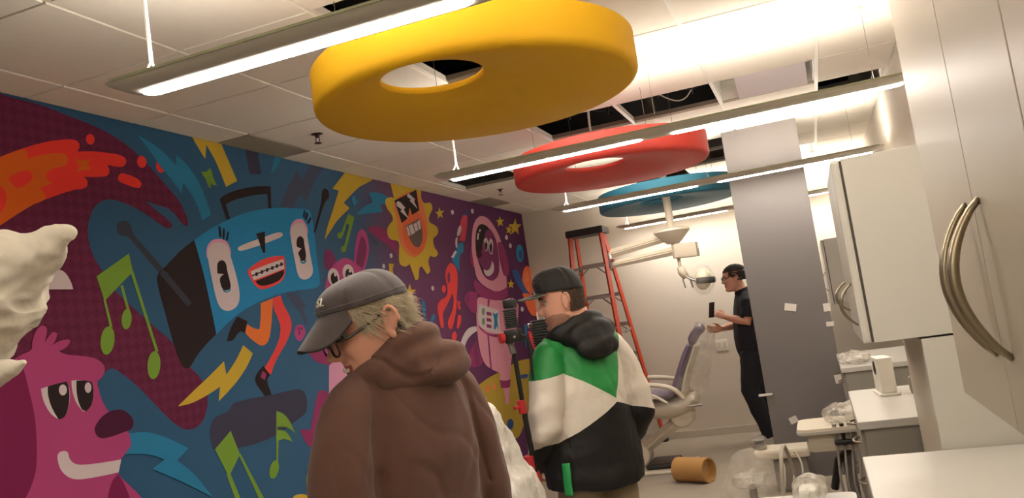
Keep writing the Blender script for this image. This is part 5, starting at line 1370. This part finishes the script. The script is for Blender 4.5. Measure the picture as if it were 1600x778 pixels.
me = remesh(bm, .0048, 2, .5); IH3 = HM3.inverted()
b3 = mesh_obj('body', me, [M_SKIN, M_LIP], p3); paint(me, [(1, lip_rule(IH3))])
face_parts(p3, b3, HM3, brow=(44, 36, 32), brow_name='black_brow')
glasses(HM3, p3, M_BLACK, MATS['spectacle_lens'], w=.024, h=.016, z=.12, x=.096)
seeds = []
for i in range(2600):
    a = math.radians(random.uniform(-180, 180)); z = random.uniform(.09, .234)
    da = abs(math.degrees(a))
    if z < .118 + (.055 if da < 58 else (.02 if da < 72 else (-.03 if da > 105 else .004))): continue
    p = head_surface(z, a, .0); nrm = Vector((math.cos(a), math.sin(a), .8 if z > .17 else 0)).normalized(); L = random.uniform(.022, .034)
    seeds.append([HM3 @ p, HM3 @ (p + nrm * .45 * L + Vector((-.45, 0, 0)) * L), HM3 @ (p + nrm * .5 * L + Vector((-.95, 0, -.3)) * L)])
strands('hair', seeds, mat('dark_grey_hair', (46, 40, 38), .6, var=.3, scale=60), p3, .0024)
M_POLO = mat('navy_black_knit', (24, 25, 33), .85, var=.1, scale=20, bump=.06, bscale=300)
bm = bmesh.new()
tube(bm, [(.0, 0, 1.455), (-.005, 0, 1.43), (-.01, 0, 1.39), (-.01, 0, 1.3), (.005, 0, 1.16), (.02, 0, 1.02), (.015, 0, .92), (.01, 0, .87)], [(.075, .068), (.12, .085), (.18, .1), (.2, .122), (.195, .13), (.19, .138), (.188, .132), (.18, .125)], 26, flat=(0, 1, 0))
for s, el in ((1, ELN), (-1, ELF)): tube(bm, [(-.01, s * .12, 1.385), (-.01, s * .19, 1.33), Vector((-.005, s * .215, 1.27)), Vector((-.005, s * .21, 1.28)).lerp(el, .62)], [.07, .073, .071, .07], 16)
po = cloth('polo_shirt', bm, .007, M_POLO, p3, 5, folds(.008, (0, 0, 1), 9, .6, 9))
bm = bmesh.new(); tube(bm, [(.065 * math.cos(2 * math.pi * k / 24) + .004, .068 * math.sin(2 * math.pi * k / 24), 1.46 - .02 * math.cos(2 * math.pi * k / 24)) for k in range(25)], (.006, .018), 8); obj('collar', bm, M_POLO, po, smooth=True)
M_JEAN = mat('black_denim', (27, 29, 36), .85, var=.12, scale=30, bump=.08, bscale=300)
bm = bmesh.new()
tube(bm, [(.012, 0, .96), (.01, 0, .88), (.005, 0, .80)], [(.175, .122), (.18, .128), (.17, .12)], 22, flat=(0, 1, 0))
tube(bm, [(.01, .08, .86), (.04, .088, .70), (.085, .09, .52), (.04, .09, .32), (-.03, .09, .06)], [(.112, .12), (.102, .108), (.086, .09), (.072, .076), (.064, .07)], 18, flat=(0, 1, 0))
tube(bm, [(.0, -.08, .86), (.01, -.088, .70), (.03, -.09, .5), (-.01, -.09, .3), (-.08, -.09, .06)], [(.112, .12), (.102, .108), (.086, .09), (.072, .076), (.064, .07)], 18, flat=(0, 1, 0))
cloth('jeans', bm, .008, M_JEAN, p3, 5, folds(.007, (0, 0, 1), 9, .9, 11))
bm = bmesh.new(); tube(bm, [(.125 * math.cos(2 * math.pi * k / 30) + .014, .182 * math.sin(2 * math.pi * k / 30), .935) for k in range(31)], (.004, .018), 8); obj('belt', bm, mat('black_leather', (20, 18, 17), .45), p3, smooth=True)
for x, s in ((-.075, 1), (-.125, -1)):
    bm = bmesh.new(); shoe(bm, (x, s * .09, 0), (1, s * .1, 0)); o = cloth('shoe', bm, .006, mat('pale_trainer', (196, 190, 180), .6), p3, 4)
    bm = bmesh.new(); sole(bm, (x, s * .09, 0), (1, s * .1, 0)); obj('sole', bm, MATS['white_rubber'], o)
pc = Matrix.Rotation(RZ3, 4, 'Z') @ Vector((.318, .06, 1.318)) + O3
t = thing('phone', 'black phone held up by the man at the back', 'phone', pc, RZ3 + math.radians(38))
M = Matrix.Rotation(math.radians(-14), 4, 'Y')
bm = bmesh.new(); box(bm, -.0045, .0045, -.037, .037, -.075, .075, .004, M); obj('phone_case', bm, M_BLACK, t, angle=40)
bm = bmesh.new(); box(bm, -.0056, -.0046, -.033, .033, -.069, .069, .0004, M); obj('phone_screen', bm, mat('dark_glass', (14, 14, 18), .08), t)
bm = bmesh.new(); box(bm, .0046, .0062, .01, .03, .04, .066, .001, M); obj('camera_bump', bm, M_BLACK, t)

# ------------------------------------------------------------------ light stand, drapes
def work_head(bm_parent, c, yaw, w_, d_, h_, fins, label_parent=None):
    """a finned black lamp head: core, cooling fins, shaft"""
    M = Matrix.Translation(c) @ Matrix.Rotation(yaw, 4, 'Z')
    bm = bmesh.new(); box(bm, -w_ * .42, w_ * .42, -d_ * .42, d_ * .42, -h_ / 2, h_ / 2, .004, M); o = obj('lamp_core', bm, M_BLACK, bm_parent, angle=40)
    for k in range(fins):
        z = -h_ / 2 + h_ * (k + .5) / fins; bm = bmesh.new(); box(bm, -w_ / 2, w_ / 2, -d_ / 2, d_ / 2, z - h_ / fins * .24, z + h_ / fins * .24, .0012, M); obj('cooling_fin', bm, M_BLACK, o, angle=40)
    return o
M_RED = mat('red_plastic', (176, 40, 44), .4)
TD = 3.3
A = at(803, 548, TD); B = at(846, 778, TD)
dv = (B - A).normalized(); F = A + dv * ((A.z - .0) / -dv.z)
st = thing('light_stand', 'black pole stand with red clamps carrying a finned lamp left of the jacket man', 'light stand', (F.x, F.y, 0))
FO = Vector((F.x, F.y, 0))
def L_(p): return Vector(p) - FO
obj('lower_tube', rod(L_(F + Vector((0, 0, .06))), L_(at(838, 745, TD)), .0125, 14), M_BLACK, st)
obj('middle_tube', rod(L_(at(838, 745, TD)), L_(at(817, 632, TD)), .011, 14), M_BLACK, st)
obj('upper_tube', rod(L_(at(817, 632, TD)), L_(A), .0095, 14), M_BLACK, st)
for px, py, r in ((816, 635, .017), (828, 722, .021), (838, 747, .018)):
    c = L_(at(px, py, TD)); bm = bmesh.new(); tube(bm, [c - dv * .026, c + dv * .026], r, 12); o = obj('clamp', bm, M_RED, st, angle=40)
    bm = bmesh.new(); tube(bm, [c, c + Vector((-.022, -.03, .0))], .008, 8); obj('clamp_lever', bm, M_RED, o)
for k in range(3):
    a = math.radians(90 + 120 * k); obj('leg', path([(0, 0, .28), ((.2) * math.cos(a), .2 * math.sin(a), .012)], .012, 8), M_BLACK, st)
c = L_(at(801, 541, TD)); bm = bmesh.new(); tube(bm, [c + Vector((-.012, 0, .03)), c + Vector((.0, 0, -.03))], .012, 12); obj('tilt_joint', bm, M_ALU, st, smooth=True)
hc = L_(at(799, 505, TD))
o = work_head(st, hc + Vector((.0, 0, .018)), math.radians(20), .055, .06, .075, 9)
bm = bmesh.new(); box(bm, -.028, .032, -.03, .03, -.024, .028, .006, Matrix.Translation(hc + Vector((.0, 0, -.052)))); o2 = obj('lamp_base', bm, M_BLACK, st, angle=40)
bm = bmesh.new(); lathe(bm, [(.001, 0), (.019, 0), (.021, .004), (.021, .016), (.016, .02), (.001, .02)], 14, Matrix.Translation(hc + Vector((-.028, -.028, -.052))) @ Matrix.Rotation(math.radians(-90), 4, 'Y') @ Matrix.Rotation(math.radians(40), 4, 'X')); obj('red_knob', bm, M_RED, o2, angle=40)
bm = bmesh.new(); lathe(bm, [(.001, 0), (.005, 0), (.005, .004), (.001, .005)], 10, Matrix.Translation(hc + Vector((.018, -.036, -.054))) @ Matrix.Rotation(math.radians(90), 4, 'X')); obj('chrome_screw', bm, M_ALU, o2)
bm = bmesh.new(); box(bm, -.02, .026, -.02, .02, 0, .035, .005, Matrix.Translation(hc + Vector((.002, 0, .058)))); obj('top_cap', bm, M_BLACK, o, angle=40)
P = [L_(at(x, y, TD)) for x, y in ((811, 522), (822, 527), (828, 545), (831, 575), (833, 594))]
obj('power_cable', path(smoothpath(P, 5), .0055, 8), M_BLACK, st, smooth=True)
# second lamp, behind the jacket man's chin
TD2 = 4.25
c2 = at(847, 520, TD2); t2 = thing('work_light', 'black ribbed lamp box on a slim pole just behind the chin of the jacket man', 'work light', (c2.x, c2.y, 0))
z2 = c2.z
work_head(t2, Vector((0, 0, z2)), math.radians(20), .105, .08, .135, 10)
obj('pole', rod((0, 0, .05), (0, 0, z2 - .06), .013, 12), M_BLACK, t2)
for k in range(3):
    a = math.radians(70 + 120 * k); obj('leg', path([(0, 0, .25), (.3 * math.cos(a), .3 * math.sin(a), .012)], .011, 8), M_BLACK, t2)
for x in (-.012, .022): obj('antenna', rod((x, 0, z2 + .066), (x, 0, z2 + .105), .0035, 6), M_CORD, t2)
bm = bmesh.new(); lathe(bm, [(.001, 0), (.012, 0), (.012, .01), (.001, .011)], 12, Matrix.Translation((-.053, -.01, z2 + .045)) @ Matrix.Rotation(math.radians(-90), 4, 'Y')); obj('side_knob', bm, M_ALU, t2, angle=40)

# white sheet over a chair between the two nearer men
def sheet_material(name, rgb, rough, bump, sc, sss=.0):
    return mat(name, rgb, rough, bump=bump, bscale=sc, spec=.3, var=.03, scale=12, stretch=(1, 1, .6))
M_BUB = sheet_material('white_bubble_sheet', (206, 200, 190), .45, .9, 60)
def drape(name, rings, n, amp, sc, seed, m, parent=None, fold=0.0):
    """a hanging sheet: rings of (centre, across, along) from the top down, rumpled"""
    bm = bmesh.new(); R_ = []
    for c, ra, rb in rings:
        R_.append([bm.verts.new(Vector(c) + Vector((ra * math.cos(2 * math.pi * k / n), rb * math.sin(2 * math.pi * k / n), 0))) for k in range(n)])
    for a, b in zip(R_[:-1], R_[1:]):
        for k in range(n): bm.faces.new((a[k], b[k], b[(k + 1) % n], a[(k + 1) % n]))
    bm.faces.new(R_[0][::-1]); bm.faces.new(R_[-1])
    bmesh.ops.recalc_face_normals(bm, faces=bm.faces); bm.normal_update()
    for v in bm.verts:
        p = v.co; q = Vector((p.x * sc, p.y * sc, p.z * sc * .45)) + Vector((seed, seed * 2.2, 0))
        v.co = p + v.normal * (amp * (noise.noise(q) + .55 * noise.noise(q * 2.7) + .3 * noise.noise(q * 6)) + fold * math.sin(math.atan2(v.normal.y, v.normal.x) * 9 + p.z * 6))
    return obj(name, bm, m, parent, smooth=True)
def ring_path(keys, k=6):
    """smooth (centre, across, along) keys into many rings"""
    P = smoothpath([Vector(c) for c, _, _ in keys], k); Q = smoothpath([Vector((a, b, 0)) for _, a, b in keys], k)
    return [(p, q.x, q.y) for p, q in zip(P, Q)]
SD = 2.75
top = at(762, 640, SD); s0 = Vector((top.x, top.y, 0))
keys = [((-.03, 0, top.z + .004), .01, .01), ((-.03, 0, top.z), .035, .05), ((-.025, 0, top.z - .04), .068, .09), ((-.025, .02, top.z - .12), .072, .12), ((-.01, .03, top.z - .2), .09, .16), ((.0, .04, top.z - .3), .115, .2), ((.0, .05, .45), .17, .24), ((.0, .05, .15), .2, .26), ((.0, .05, .004), .22, .28)]
o = drape('white_sheet', ring_path(keys), 96, .028, 9, 1, M_BUB, None, .009); o.location = s0
tag(o, 'white bubble sheet draped over a chair between the two nearer men', 'sheet')

# white plastic bundled over an arm on a stand at the far left edge
WD = 1.32
def W_(px, py, d=WD): return at(px, py, d)
base = W_(-95, 640); wb = Vector((base.x, base.y, 0))
t = thing('wrapped_equipment', 'white crumpled sheet bundled over equipment on a stand at the left edge of the view', 'wrapped equipment', wb)
bm = bmesh.new()
keyp = [(117, 366, 3), (112, 366, 11), (100, 367, 17), (82, 376, 27), (58, 394, 44), (28, 410, 68), (-6, 436, 98), (-40, 486, 100), (-52, 545, 74), (-62, 600, 50), (-92, 700, 42)]
pts = [W_(x, y) - wb for x, y, r in keyp]; rr = [r / FPX * WD for x, y, r in keyp]
PP = smoothpath(pts, 10); Q = smoothpath([Vector((r, 0, 0)) for r in rr], 10)
tube(bm, PP, [(max(.002, q.x), max(.002, q.x * .8)) for q in Q], 72)
bmesh.ops.recalc_face_normals(bm, faces=bm.faces); bm.normal_update()
for v in bm.verts:
    p = v.co; q = p * 13
    n1 = noise.noise(q) + .5 * noise.noise(q * 2.1 + Vector((4, 2, 1)))
    r1 = .5 - abs(noise.noise(Vector((p.x * 22, p.y * 22, p.z * 40)) + Vector((9, 1, 3))) * 2)
    v.co = p + v.normal * (.007 * n1 + .0075 * r1)
obj('sheet', bm, sheet_material('white_crinkled_sheet', (214, 206, 190), .55, .6, 20), t, smooth=True)
bm = bmesh.new(); c0 = W_(14, 586) - wb; keyk = [(38, 566, 3), (26, 572, 13), (8, 578, 22), (-20, 590, 28), (-50, 610, 30)]
tube(bm, smoothpath([W_(x, y, WD - .02) - wb for x, y, r in keyk], 8), [(max(.002, q.x), max(.002, q.x * .8)) for q in smoothpath([Vector((r / FPX * WD, 0, 0)) for x, y, r in keyk], 8)], 40)
bmesh.ops.recalc_face_normals(bm, faces=bm.faces); crumple(bm, .006, 26, 3)
obj('sheet_tail', bm, MATS['white_crinkled_sheet'], t, smooth=True)
obj('stand_pole', rod((0, 0, .04), pts[-1] + Vector((0, 0, .02)), .02, 12), M_ALU, t)
obj('stand_base', (lambda b: (lathe(b, [(.001, 0), (.2, 0), (.2, .02), (.05, .045), (.001, .045)], 32), b)[1])(bmesh.new()), M_ALU, t, angle=40)
